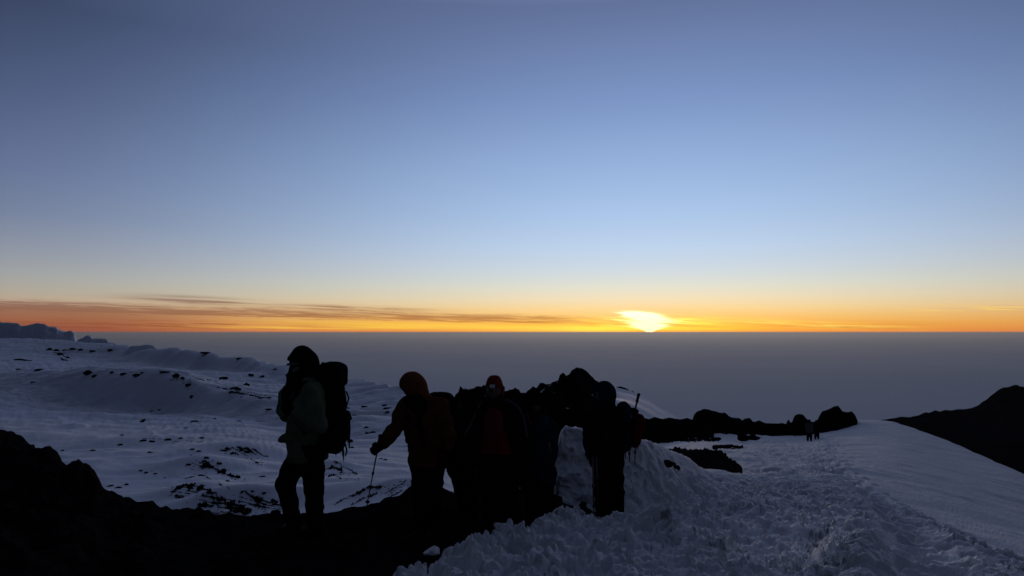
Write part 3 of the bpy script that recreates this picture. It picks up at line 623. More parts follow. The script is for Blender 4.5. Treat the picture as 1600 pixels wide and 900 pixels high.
# long broken ledges of rock
def ledge(pts, w, seed, label):
    """low broken rock ledge laid over the snow along a line of photo positions"""
    P = np.array(pts, float); L = np.concatenate([[0], np.cumsum(np.hypot(*np.diff(P, axis=0).T))])
    n = max(14, int(L[-1] / .6)); u = np.linspace(0, L[-1], n)
    q = np.stack([np.interp(u, L, P[:, 0]), np.interp(u, L, P[:, 1])], 1)
    W3 = np.array([LEFT.hit(a_, b_)[:] for a_, b_ in q])
    kz = W3[:, 1].mean() / F
    rs = np.random.RandomState(seed)
    ker = np.ones(5) / 5
    for c in range(3): W3[:, c] = np.convolve(np.pad(W3[:, c], 2, mode='edge'), ker, 'valid')
    tpr = np.minimum(1, np.minimum(np.arange(n), n - 1 - np.arange(n)) / 5 + .05)
    wid = w * kz * tpr * (.35 + .9 * np.clip(vn2(u / 7, u * 0 + seed, seed) + .45, 0, 1.4))
    m_ = 9; co = []
    for i in range(n):
        for j in range(m_):
            a_ = math.pi * j / (m_ - 1); r_ = wid[i] * (.62 + .55 * rs.uniform(-1, 1))
            co.append((W3[i, 0], W3[i, 1] - math.cos(a_) * r_ * 2.2, W3[i, 2] - wid[i] * .35 + math.sin(a_) * r_ * 1.1))
    co = np.array(co).reshape(n, m_, 3); c0 = co.reshape(-1, 3).mean(0); co -= c0
    me = grid_mesh('rock_ledge', co[..., 0], co[..., 1], co[..., 2]); o = link('rock_ledge', me, M_ROCKC, smooth=False); o.location = c0
    tag(o, label, 'rock ledge')
ledge([(82, 550), (92, 551), (102, 557), (110, 561)], 2.6, 1, 'diagonal black rock ledge far off below the glacier')
ledge([(68, 557), (84, 558), (96, 560), (107, 564)], 1.7, 2, 'thin dark rock ledge just under the diagonal one below the glacier')
ledge([(268, 768), (280, 760), (296, 755), (307, 757)], 5.0, 3, 'curved black rock ledge capping the nearest snow mound, left end')
ledge([(307, 757), (320, 763), (338, 773), (355, 781), (372, 790), (392, 799)], 5.0, 4, 'long black rock ledge running down the crest of the nearest snow mound')
ledge([(292, 765), (306, 766), (322, 771), (338, 779), (352, 787)], 2.2, 5, 'thin black rock line below the long ledge of the nearest snow mound')
ledge([(272, 772), (280, 775), (288, 776)], 3.4, 6, 'short rock lump under the left end of the curved ledge')
ledge([(308, 785), (318, 782), (328, 785), (336, 788)], 4.5, 7, 'short arched rock ledge just above the dark foreground ground')
ledge([(316, 721), (326, 726), (337, 732), (350, 739), (362, 744), (376, 747)], 4.6, 8, 'ragged black rock ledge in the middle of the snow mounds left of the green hiker')
ledge([(310, 716), (322, 719), (332, 728)], 2.0, 9, 'short thin rock line at the upper end of the ragged ledge')
ledge([(376, 762), (386, 764), (400, 772), (412, 779), (424, 781), (436, 782)], 4.2, 10, 'black rock ledge beside the green hiker\'s front leg')
ledge([(342, 754), (352, 758), (360, 761)], 2.0, 11, 'short thin rock line between two ledges left of the green hiker')
ledge([(350, 699), (364, 698), (380, 697), (394, 702), (412, 709)], 2.6, 12, 'thin arched rock ledge at the hip height of the green hiker')
ledge([(360, 707), (367, 706), (374, 710)], 3.4, 13, 'small ragged rock lump under the thin arched ledge')
ledge([(384, 717), (394, 719), (404, 723)], 2.6, 14, 'short dark rock line right below the thin arched ledge')
ledge([(378, 706), (388, 712)], 2.0, 15, 'tiny rock line between the arched ledge and the short dark line')
ledge([(285, 748), (298, 746), (312, 741), (325, 745), (331, 751)], 1.9, 16, 'faint rock line at the top of the nearest snow mound')
ledge([(338, 604), (350, 607), (362, 611), (380, 615), (400, 619), (425, 621)], 1.6, 17, 'long thin dark rock line along the snow ridge left of the green hiker\'s face')
ledge([(296, 592), (310, 592), (330, 594), (345, 596)], 1.5, 18, 'thin dark rock line on the crest of the long snow hump')
ledge([(512, 717), (522, 719), (534, 725), (546, 733), (560, 742)], 2.0, 19, 'thin rock line on the snow behind the green hiker\'s pack')
ledge([(504, 742), (510, 732), (520, 728), (530, 733), (536, 738)], 4.0, 20, 'arched dark rock lump on the snow right behind the green hiker\'s legs')
ledge([(512, 746), (520, 742), (526, 744), (534, 748)], 3.2, 21, 'ragged rock lump under the arched lump behind the green hiker\'s legs')
ledge([(522, 788), (534, 780), (546, 774), (560, 768), (574, 761), (600, 757)], 3.0, 22, 'black rock ledge on the snow crossed by the walking pole of the orange hiker')
ledge([(548, 789), (560, 782), (574, 775), (590, 770)], 4.2, 23, 'short thick rock ledge at the foot of the orange hiker\'s walking pole')
ledge([(600, 772), (612, 764), (624, 756), (636, 748)], 3.2, 24, 'dark rock ledge rising to the legs of the orange hiker')
ledge([(400, 784), (415, 785), (430, 787), (446, 788)], 1.6, 25, 'thin rock line low on the snow between the green hiker\'s legs and the ground')
ledge([(372, 777), (390, 783), (408, 789), (424, 793)], 2.0, 26, 'thin rock line sloping down to the dark ground left of the green hiker')
ledge([(338, 797), (352, 790), (372, 793), (392, 796)], 2.6, 27, 'low rock line just above the dark ground left of the green hiker')
ledge([(262, 775), (274, 764), (290, 759), (303, 761)], 1.8, 28, 'thin rock line tracing the left flank of the nearest snow mound')
ledge([(330, 781), (346, 788), (364, 795), (380, 800)], 2.0, 29, 'thin rock line low between the arched ledge and the long crest ledge')
ledge([(312, 761), (330, 766), (350, 775), (368, 784), (388, 793)], 1.5, 30, 'hair-thin rock line just above the long crest ledge of the nearest mound')
ledge([(298, 716), (306, 722), (318, 729)], 1.6, 31, 'short rock line at the upper left of the ragged ledge')
ledge([(296, 730), (304, 733)], 1.6, 32, 'tiny rock line left of the ragged ledge')
ledge([(372, 700), (392, 698), (408, 705), (420, 712)], 1.3, 33, 'hair-thin rock line above the arched ledge at hip height')
ledge([(396, 776), (412, 784), (428, 789)], 1.6, 34, 'thin rock line under the ledge beside the green hiker\'s front leg')
ledge([(604, 778), (618, 772), (632, 764)], 2.2, 35, 'dark rock line just under the ledge by the orange hiker\'s legs')
def debris(zones, label):
    """uncountable small shards of rock strewn over the snow near the ledges"""
    rs = np.random.RandomState(5); co = []; q = []
    for (x0, y0, x1, y1, sp, n) in zones:
        for _ in range(n):
            u = rs.uniform(); px = x0 + (x1 - x0) * u + rs.normal() * sp; py = min(803, y0 + (y1 - y0) * u + rs.normal() * sp * .45)
            p = LEFT.hit(px, py); k = p.y / F; w = k * rs.uniform(.5, 2.2); h = w * rs.uniform(.3, .6); b0 = len(co); a0 = rs.uniform(0, 3)
            for z in (-h, h * .8):
                for i in range(4):
                    a_ = a0 + i * math.pi / 2; r_ = w * rs.uniform(.6, 1.2) * (1 if z < 0 else .6); co.append((p.x + r_ * math.cos(a_) * 1.3, p.y + r_ * math.sin(a_), p.z + z * rs.uniform(.7, 1.1)))
            q += [(b0, b0 + 3, b0 + 2, b0 + 1), (b0 + 4, b0 + 5, b0 + 6, b0 + 7)] + [(b0 + i, b0 + (i + 1) % 4, b0 + 4 + (i + 1) % 4, b0 + 4 + i) for i in range(4)]
    o = link('rock_debris', raw_mesh('rock_debris', co, q), M_ROCKC, smooth=False); tag(o, label, 'rock debris'); o['kind'] = 'stuff'
debris([(300, 762, 390, 800, 9, 170), (310, 718, 380, 750, 7, 80), (350, 700, 410, 722, 6, 50), (380, 770, 440, 800, 9, 110), (425, 790, 450, 802, 5, 50), (268, 765, 300, 775, 6, 30), (505, 735, 560, 748, 6, 50), (600, 772, 645, 752, 7, 90),
        (95, 548, 108, 560, 5, 30), (340, 606, 420, 620, 5, 60), (270, 590, 300, 600, 6, 30), (220, 684, 320, 690, 5, 40), (220, 650, 240, 690, 6, 16), (230, 738, 310, 742, 6, 16)],
       'loose rock shards strewn over the snow round the dark ledges')
for (px, py, d, w, h, lab) in [(310, 800, 7.5, 9, 8, 'rounded black rock on the edge of the dark ground beside a white snow patch'),
                               (322, 803, 7.5, 8, 6, 'black rock touching the rounded rock on the edge of the dark ground'),
                               (430, 802, 7.4, 9, 4, 'black rock beside the front boot of the green hiker')]:
    o = link('rock', rock_mesh(int(px) + 5, w * px_m(d), w * px_m(d), h * px_m(d)), M_ROCKC, smooth=False)
    o.location = at(px, py, d); tag(o, lab, 'rock')
# lumps of snow lying on the dark ground
for (px, py, d, w, h, lab) in [(677, 861, 5.9, 14, 6, 'loose lump of snow lying on the dark ground left of the snow bank'),
                               (343, 799, 7.45, 12, 3.2, 'small white snow patch among black rocks at the edge of the ground'),
                               (680, 778, 8.4, 7, 3.5, 'small snow lump on the dark ground beside the orange hiker\'s legs'),
                               (785, 828, 6.6, 13, 9, 'upright snow clump at the upper left tip of the snow bank')]:
    o = link('snow_lump', rock_mesh(int(px) + 9, w * px_m(d), w * px_m(d) * .9, h * px_m(d), 4, .4), M_SNOW)
    o.location = at(px, py, d); tag(o, lab, 'snow lump')
#PEOPLE
# ------------------------------------------------------------------ soft-shape modelling: distance fields turned into one continuous mesh
def cap(a, b, ra, rb=None, sc_=(1, 1, 1), k=None):
    return ('c', np.array(a, float), np.array(b, float), ra, ra if rb is None else rb, np.array(sc_, float), k)
def ell(c, r, R=None, k=None): return ('e', np.array(c, float), np.array(r, float), R, k)
def box(c, h, rnd, R=None, k=None): return ('b', np.array(c, float), np.array(h, float), rnd, R, k)
def chain(pts, rs, sc_=(1, 1, 1), k=None): return [cap(p, q, r0, r1, sc_, k) for p, q, r0, r1 in zip(pts[:-1], pts[1:], rs[:-1], rs[1:])]
def ev_prim(pr, P):
    if pr[0] == 'c':
        _, a, b, ra, rb, s, k = pr; v = b - a; L = max(v @ v, 1e-9)
        u = np.clip(((P - a) @ v) / L, 0, 1); dlt = (P - a - u[..., None] * v) / s
        return (np.sqrt((dlt**2).sum(-1)) - (ra + (rb - ra) * u)) * s.min()
    c = P - pr[1]
    R = pr[3] if pr[0] == 'e' else pr[4]
    if R is not None: c = c @ R
    if pr[0] == 'e':
        q = c / pr[2]; k0 = np.sqrt((q**2).sum(-1)); k1 = np.sqrt(((c / pr[2]**2)**2).sum(-1)) + 1e-9
        return k0 * (k0 - 1) / k1
    q = np.abs(c) - (pr[2] - pr[3])
    return np.sqrt((np.maximum(q, 0)**2).sum(-1)) + np.minimum(q.max(-1), 0) - pr[3]
def sdf_mesh(name, prims, vox, k=.03, cuts=(), sub=(), fold=0, fsc=9, seed=1, fdir=(1, 1, .45)):
    lo = []; hi = []
    for p in prims:
        if p[0] == 'c':
            r = max(p[3], p[4]) * p[5].max(); lo.append(np.minimum(p[1], p[2]) - r); hi.append(np.maximum(p[1], p[2]) + r)
        else:
            r = np.linalg.norm(p[2]) if (p[3] if p[0] == 'e' else p[4]) is not None else p[2]; lo.append(p[1] - r); hi.append(p[1] + r)
    lo = np.min(lo, 0) - vox * 3 - fold - .01; hi = np.max(hi, 0) + vox * 3 + fold + .01
    n = np.ceil((hi - lo) / vox).astype(int) + 1
    ax = [lo[i] + vox * np.arange(n[i]) for i in range(3)]
    P = np.stack(np.meshgrid(*ax, indexing='ij'), -1)
    f = None
    for p in prims:
        d = ev_prim(p, P); kk_ = p[-1] or k
        if f is None: f = d; continue
        h = np.maximum(kk_ - np.abs(f - d), 0) / kk_
        f = np.minimum(f, d) - h * h * kk_ * .25
    if fold:
        x, y, z = P[..., 0] * fsc * fdir[0], P[..., 1] * fsc * fdir[1], P[..., 2] * fsc * fdir[2]
        nn = vn(x + z * .8, y, z * 1.6, seed) * .7 + vn(x * 2.3, y * 2.3, z * 3.6 + x, seed + 5) * .35
        f = f + nn * fold
    for p in sub:
        f = np.maximum(f, -ev_prim(p, P))
    for (pt, nv) in cuts:            # keep the side the normal points away from
        nv = np.array(nv, float); nv /= np.linalg.norm(nv)
        f = np.maximum(f, (P - np.array(pt)) @ nv)
    return nets(name, f, lo, vox)
def nets(name, f, lo, vox):
    s = f < 0; n = np.array(f.shape) - 1
    acc = np.zeros(tuple(n) + (3,)); cnt = np.zeros(tuple(n))
    for axi in range(3):
        o1, o2 = [a for a in range(3) if a != axi]
        for u in (0, 1):
            for v in (0, 1):
                st = [0, 0, 0]; st[o1] = u; st[o2] = v
                A = tuple(slice(st[i], st[i] + n[i]) for i in range(3))
                st2 = list(st); st2[axi] = 1
                B = tuple(slice(st2[i], st2[i] + n[i]) for i in range(3))
                fa, fb = f[A], f[B]; c = s[A] != s[B]
                t = np.where(c, fa / np.where(c, fa - fb, 1), 0)
                acc[..., axi] += np.where(c, t, 0); acc[..., o1] += np.where(c, u, 0); acc[..., o2] += np.where(c, v, 0); cnt += c
    act = cnt > 0; idx = -np.ones(tuple(n), int); idx[act] = np.arange(act.sum())
    ijk = np.argwhere(act)
    co = lo + vox * (ijk + acc[act] / cnt[act][:, None])
    quads = []
    for axi in range(3):
        o1, o2 = [(1, 2), (2, 0), (0, 1)][axi]
        sl_a = [slice(1, n[i]) for i in range(3)]; sl_a[axi] = slice(0, n[axi])
        sl_b = list(sl_a); sl_b[axi] = slice(1, n[axi] + 1)
        sa, sb = s[tuple(sl_a)], s[tuple(sl_b)]
        e = np.argwhere(sa != sb)
        if not len(e): continue
        fl = sa[sa != sb]
        g = e + 1; g[:, axi] -= 1
        def c_(d1, d2):
            h = g.copy(); h[:, o1] -= d1; h[:, o2] -= d2; return idx[h[:, 0], h[:, 1], h[:, 2]]
        q = np.stack([c_(1, 1), c_(0, 1), c_(0, 0), c_(1, 0)], 1)
        q[~fl] = q[~fl][:, ::-1]; quads.append(q)
    quads = np.concatenate(quads)
    # two light smoothing passes
    for w in (.5, .35):
        sm = np.zeros_like(co); ct = np.zeros(len(co))
        for i in range(4):
            for j in (1, 3):
                np.add.at(sm, quads[:, i], co[quads[:, (i + j) % 4]]); np.add.at(ct, quads[:, i], 1)
        co = co + (sm / np.maximum(ct, 1)[:, None] - co) * w
    return raw_mesh(name, co, quads)
def rotz(yaw, pitch=0, roll=0):
    """columns: right, forward, up of something facing yaw (0 = facing +Y away from the camera, 90 = facing -X)"""
    y, p = rad(yaw), rad(pitch)
    fwd = np.array([-math.sin(y) * math.cos(p), math.cos(y) * math.cos(p), math.sin(p)])
    right = np.array([math.cos(y), math.sin(y), 0.0]); up = np.cross(right, fwd)
    r = rad(roll); right, up = right * math.cos(r) + up * math.sin(r), up * math.cos(r) - right * math.sin(r)
    return np.stack([right, fwd, up], 1)
def thing(name, label, cat, loc, group=None):
    o = bpy.data.objects.new(name, None); COL.objects.link(o); o.location = loc; o.empty_display_size = .1
    return tag(o, label, cat, group)
def part(name, me, material, parent, smooth=True, label=None):
    base = np.array(parent.matrix_world.translation if False else parent['_o']) if '_o' in parent else None
    if base is not None: me.transform(Matrix.Translation(-Vector(base)))
    o = link(name, me, material, parent, smooth)
    if label: o['label'] = label
    return o

def cloth(name, c, rough=.85, namp=.18, bs=60): return mat(name, c, rough, 5, namp, .5, bs, .0, 0, .006)
M_SKIN = mat('skin', (.12, .065, .045), .6, 20, .08, .1, 80)
M_BLACK = cloth('black_nylon', (.009, .009, .010), .7)
M_TROU = cloth('black_trousers', (.008, .008, .009))
M_BOOT = mat('boot_leather', (.010, .009, .008), .9, 14, .3, .4, 50, .02)
M_GLOVE = cloth('black_glove', (.008, .008, .009))
M_GREEN = cloth('green_shell', (.13, .165, .10), .75)
M_GREEND = cloth('dark_green_hem', (.03, .045, .038), .8)
M_GREY = cloth('grey_scarf', (.15, .16, .15))
M_ORANGE = cloth('orange_shell', (.19, .062, .030), .75)
M_BROWN = cloth('rust_shell', (.12, .046, .022), .8)
M_RED = cloth('red_fleece', (.13, .012, .018), .8)
M_REDCAP = cloth('red_knit', (.22, .030, .016), .9)
M_NAVY = cloth('navy_shell', (.016, .022, .038), .75)
M_BLUE = cloth('blue_panel', (.015, .045, .08), .75)
M_PIPE = cloth('grey_piping', (.09, .10, .11), .6)
M_METAL = mat('pole_metal', (.06, .06, .065), .4, 30, .2, .05, 60, .5)
M_LENS = mat('lamp_lens', (.55, .56, .55), .25, 30, .1, .05, 60, .6)
M_REDP = cloth('red_pack', (.075, .010, .008), .7)
M_TAN = cloth('pale_jacket', (.07, .07, .065))

def glove_prims(wr, el_, palm_n, curl, side=1, s=1.0, wrap=None):
    """a gloved hand: palm, four unequal bent fingers and a thumb leaving the side of the palm near its base"""
    wr = np.array(wr, float); fw = wr - np.array(el_, float); fw /= np.linalg.norm(fw)
    if wrap is not None: fw = np.array(wrap, float); fw /= np.linalg.norm(fw)
    pn = np.array(palm_n, float); pn = pn - (pn @ fw) * fw; pn /= np.linalg.norm(pn); sd = np.cross(fw, pn) * side
    pr = [box(wr + fw * .05 * s, (.042 * s, .048 * s, .019 * s), .018 * s, np.stack([sd, fw, pn], 1))]
    for i, (off, ln) in enumerate(((-.031, .070), (-.0105, .080), (.0105, .076), (.031, .062))):
        b_ = wr + fw * (.092 - abs(off) * .2) * s + sd * off * s; pts = [b_ - fw * .03 * s, b_]; d = fw.copy(); ang = 0
        for seg in (.46, .32, .24):
            ang += curl; d = fw * math.cos(ang) + pn * math.sin(ang); pts.append(pts[-1] + d * ln * seg * s)
        pr += chain(pts, [.0115 * s, .012 * s, .0115 * s, .0105 * s, .0095 * s], k=.006)
    t0 = wr + fw * .022 * s - sd * .030 * s; t1 = t0 + (fw * .45 - sd * .55 + pn * .45) * .045 * s
    t2 = t1 + (fw * .55 - sd * .05 + pn * .85) * .034 * s; t3 = t2 + (fw * .35 + sd * .45 + pn * .8) * .024 * s
    pr += chain([t0, t1, t2, t3], [.016 * s, .0145 * s, .0125 * s, .0105 * s], k=.008)
    return pr

def head_prims(c, R, s=1.0):
    g = lambda x, y, z: c + R @ (np.array([x, y, z]) * s)
    return [ell(g(0, -.012, .028), np.array([.076, .094, .088]) * s, R), ell(g(0, .012, -.045), np.array([.058, .068, .070]) * s, R),
            ell(g(0, .058, -.092), np.array([.026, .022, .020]) * s, R, .02), cap(g(0, .085, .012), g(0, .104, -.026), .009 * s, .014 * s, k=.014),
            cap(g(-.040, .078, .026), g(.040, .078, .026), .014 * s, .014 * s, k=.02), ell(g(-.046, .062, -.022), np.array([.020, .018, .018]) * s, R, .02), ell(g(.046, .062, -.022), np.array([.020, .018, .018]) * s, R, .02),
            cap(g(-.018, .082, -.052), g(.018, .082, -.052), .008 * s, .008 * s, k=.01), ell(g(-.078, -.008, -.008), np.array([.010, .018, .030]) * s, R, .008), ell(g(.078, -.008, -.008), np.array([.010, .018, .030]) * s, R, .008)]

def person(J, label, jm, tm, cap_m, group=None, hi=True, hood=True, coat=.09, torso=(.20, .15), thigh=(.098, .085, .078), arm=(.075, .066, .055), vox=.014, head_s=1.0, seed=1,
           face_cloth=None, glovem=None, curlL=.5, curlR=.5, hood_open=True, hoodr=None, cat='person', name='person', legs_fold=.010):
    """J: joints in world space. head, hyaw, hpitch, neck, chest, waist, pelvis, sh/el/wr/hip/kn/an/toe as (L, R) pairs, yaw = way the body faces"""
    base = [(J['an'][0][0] + J['an'][1][0]) / 2, (J['an'][0][1] + J['an'][1][1]) / 2, min(J['an'][0][2], J['an'][1][2]) - .09]
    t = thing(name, label, cat, base, group); t['_o'] = base
    B = rotz(J['yaw']); g = lambda c, x, y, z: np.array(c) + B @ np.array([x, y, z])
    Rh = rotz(J['hyaw'], J.get('hpitch', 0), J.get('hroll', 0)); hc = np.array(J['head'])
    chest, waist, pel = (np.array(J[q]) for q in ('chest', 'waist', 'pelvis'))
    neck = np.array(J['neck'])
    # --- the body: one continuous figure
    pr = head_prims(hc, Rh, head_s)
    pr += [cap(hc + Rh @ np.array([0, -.02, -.05]) * head_s, neck - (neck - chest) * .25, .055, .062, k=.04)]
    side = B @ np.array([1, 0, 0])
    for a_, b_, r1, r2 in ((chest, waist, .135, .125), (waist, pel, .125, .14)):
        pr += [cap(a_ - side * .055, b_ - side * .05, r1, r2, k=.06), cap(a_ + side * .055, b_ + side * .05, r1, r2, k=.06)]
    for i in (0, 1):
        pr += [cap(chest + (neck - chest) * .45, J['sh'][i], .07, .066, k=.06)]
        pr += chain([J['sh'][i], J['el'][i], J['wr'][i]], [.056, .044, .030], k=.03)
        pr += chain([J['hip'][i], J['kn'][i], J['an'][i]], [.085, .060, .042], k=.04)
        pr += [cap(J['an'][i], np.array(J['toe'][i]) + [0, 0, 0], .040, .030, k=.02)]
        pr += glove_prims(J['wr'][i], J['el'][i], J['palm'][i], J['curl'][i], 1 if i else -1, .92, J.get('wrap', [None, None])[i])
    part('body', sdf_mesh('body', pr, .0115 if hi else vox, .03), M_SKIN if True else None, t)
    # --- trousers
    tp = []
    for i in (0, 1):
        kn, an, hip = (np.array(J[q][i]) for q in ('kn', 'an', 'hip'))
        tp += chain([hip, (hip + kn) / 2, kn, (kn + an) / 2, an + [0, 0, -.01]], [thigh[0] * 1.05, thigh[0], thigh[1], thigh[2], thigh[2] * .95], k=.04)
    tp += [cap(pel + side * .06, pel - side * .06, .145, k=.08), cap(waist + side * .05, waist - side * .05, .13, k=.05)]
    part('trousers', sdf_mesh('trousers', tp, vox, .05, fold=legs_fold, fsc=11, seed=seed + 30, fdir=(1, 1, 1.4)), tm, t)
    # --- boots, gloves
    for i in (0, 1):
        an, toe = np.array(J['an'][i]), np.array(J['toe'][i]); dv = toe - an; dv[2] = 0; dv /= np.linalg.norm(dv)
        so_ = an + [0, 0, -.075]
        bt = [cap(an + [0, 0, .09], an + [0, 0, -.02], .062, .058), cap(so_ - dv * .05, so_ + dv * .14, .050, .044, (1, 1, .8)), box(so_ + dv * .045 + [0, 0, -.028], (.052, .155, .014), .012, np.stack([np.array([dv[1], -dv[0], 0]), dv, [0, 0, 1]], 1), .01)]
        part('boot', sdf_mesh('boot', bt, max(.010, vox * .8), .03), M_BOOT, t)
        if hi:
            gp = glove_prims(J['wr'][i], J['el'][i], J['palm'][i], J['curl'][i], 1 if i else -1, 1.12, J.get('wrap', [None, None])[i])
            wv = np.array(J['wr'][i]); ev_ = wv - (wv - J['el'][i]) / np.linalg.norm(wv - J['el'][i]) * .06
            gp += [cap(ev_, wv, .048, .036, k=.02)]
            part('glove', sdf_mesh('glove', gp, .0068, .012), glovem or M_GLOVE, t)
    # --- jacket
    jp = []
    hemc = pel - (waist - pel) / np.linalg.norm(waist - pel) * coat
    for sgn in (-1, 1):
        o_ = side * sgn
        jp += [cap(chest + o_ * (torso[0] - torso[1]), waist + o_ * (torso[0] - torso[1]) * .95, torso[1], torso[1] * .97, k=.08), cap(waist + o_ * (torso[0] - torso[1]) * .95, hemc + o_ * (torso[0] - torso[1]) * 1.05, torso[1] * .97, torso[1] * 1.08, k=.08)]
    jp += [cap(chest, neck, torso[1] * .85, .085, k=.08), cap(neck, neck + (hc - neck) * .25, .085, .082, k=.04)]
    for i in (0, 1):
        sh, e_, w_ = (np.array(J[q][i]) for q in ('sh', 'el', 'wr'))
        jp += [cap(neck + (chest - neck) * .3, sh, .095, .088, k=.06)]
        jp += chain([sh, (sh + e_) / 2, e_, (e_ + w_) / 2, w_ - (w_ - e_) / np.linalg.norm(w_ - e_) * .03], [arm[0] * 1.1, arm[0] * 1.03, arm[1], arm[1] * .92, arm[2]], k=.05)
    jp += J.get('extra_jacket', [])
    ax_ = (pel - waist) / np.linalg.norm(pel - waist)
    mj = sdf_mesh('jacket', jp, vox, .06, cuts=[(hemc + ax_ * torso[1] * .35, ax_)], fold=.030 if hi else .006, fsc=8, seed=seed, sub=[])
    jo = part('jacket', mj, jm, t)
    # --- headwear
    gh = lambda x, y, z: hc + Rh @ np.array([x, y, z]) * head_s
    if hood:
        hr = hoodr or (.108, .128, .135)
        hp = [ell(gh(0, -.015, .015), np.array(hr) * head_s, Rh), cap(gh(0, -.05, -.06), neck + [0, 0, .01], .095 * head_s, .115, k=.07), cap(gh(0, .04, -.10), neck + (chest - neck) * .12, .07, .10, k=.05)]
        sb = [ell(gh(0, .12, -.012), np.array([.062, .085, .088]) * head_s, Rh)] if hood_open else []
        part('hood', sdf_mesh('hood', hp, .011 if hi else vox, .04, sub=sb, fold=.006, fsc=14, seed=seed + 2), cap_m, t)
    else:
        hp = [ell(gh(0, -.014, .042), np.array([.090, .108, .096]) * head_s, Rh), cap(gh(-.03, -.02, .118), gh(.03, -.02, .118), .02, .02, k=.05)]
        part('knit_cap', sdf_mesh('knit_cap', hp, .009, .03, cuts=[(gh(0, 0, .022), -(Rh @ np.array([0, -.12, 1])))], fold=.003, fsc=30, seed=seed), cap_m, t)
        part('collar', sdf_mesh('collar', [cap(neck + [0, 0, -.02], neck + (hc - neck) * .45, .098, .085)], .010, .03, sub=[cap(neck + (hc - neck) * .3, neck + (hc - neck) * .8, .06, .07)]), jm, t)
    if face_cloth:
        fp = [ell(gh(0, .035, -.05), np.array([.082, .085, .07]) * head_s, Rh), cap(gh(0, .0, -.08), neck + (hc - neck) * .1, .085, .105, k=.05)]
        part('scarf', sdf_mesh('scarf', fp, .010, .03, fold=.008, fsc=20, seed=seed + 4), face_cloth, t)
    t['_c'] = 0; del t['_c']
    return t, Rh, hc, B

def strap_mesh(name, pts, w, th, vox=.009):
    return sdf_mesh(name, chain(pts, [w] * len(pts), th, k=.01), vox, .01)

def backpack(loc, yaw, label, m_body, m_lid, w=.17, dp=.13, h=.34, lid=True, lean=0, m_pocket=None, cat='backpack', taper=.8, lidw=1.1, extras=True):
    """loc = centre of the back panel's foot; built standing, then turned"""
    t = thing('backpack', label, cat, loc)
    t.rotation_euler = (rad(lean), 0, rad(yaw))
    # local: +y is the side away from the wearer
    b_ = sdf_mesh('pack_body', [box((0, -dp, h), (w, dp, h), .07), ell((0, -dp * 1.3, h * .55), (w * .95, dp * 1.05, h * .55)), ell((0, -dp * 1.15, h * 1.4), (w * 1.0, dp * 1.05, h * .6))], .013, .07, fold=.014, fsc=9, seed=7)
    link('pack_body', b_, m_body, t)
    if lid: link('pack_lid', sdf_mesh('pack_lid', [box((0, -dp * 1.05, 2 * h + .055), (w * lidw, dp * 1.2, .12), .07), ell((0, -dp * 1.05, 2 * h + .12), (w * .95, dp, .07))], .012, .05, fold=.012, fsc=10, seed=9), m_lid, t)
    link('front_pocket', sdf_mesh('front_pocket', [box((0, -2.15 * dp, h * .72), (w * .7, .05, h * .45), .04)], .012, .03, fold=.008, fsc=12, seed=3), m_pocket or m_lid, t)
    for sx in (-1, 1):
        link('side_pocket', sdf_mesh('side_pocket', [cap((sx * w * .98, -dp, h * .30), (sx * w * .98, -dp, h * .85), .055, .045)], .012, .02, fold=.006, fsc=14, seed=4), m_lid, t)
        link('shoulder_strap', sdf_mesh('shoulder_strap', chain([(sx * .10, -.01, h * 1.75), (sx * .12, .10, h * 1.98), (sx * .13, .24, h * 1.88), (sx * .135, .30, h * 1.5), (sx * .15, .25, h * 1.0), (sx * .17, .05, h * .45)], [.026] * 6, (1, 1, 1)), .011, .02), M_BLACK, t)
        link('compression_strap', sdf_mesh('compression_strap', chain([(sx * (w + .012), -.03, h * 1.35), (sx * (w + .012), -dp * 1.9, h * 1.3), (sx * w * .8, -dp * 2.15, h * 1.25)], [.010] * 3), .007, .01), M_BLACK, t)
        link('hanging_strap', sdf_mesh('hanging_strap', chain([(sx * w * .75, -dp * 2.2, h * .95), (sx * w * .8, -dp * 2.45, h * .6), (sx * w * .8, -dp * 2.4, h * .3)], [.007] * 3), .006, .01), M_BLACK, t)
    link('hip_belt', sdf_mesh('hip_belt', chain([(-.20, .05, h * .18), (-.12, -.02, h * .18), (.12, -.02, h * .18), (.20, .05, h * .18)], [.045] * 4, (1, .7, 1)), .012, .02), M_BLACK, t)
    return t

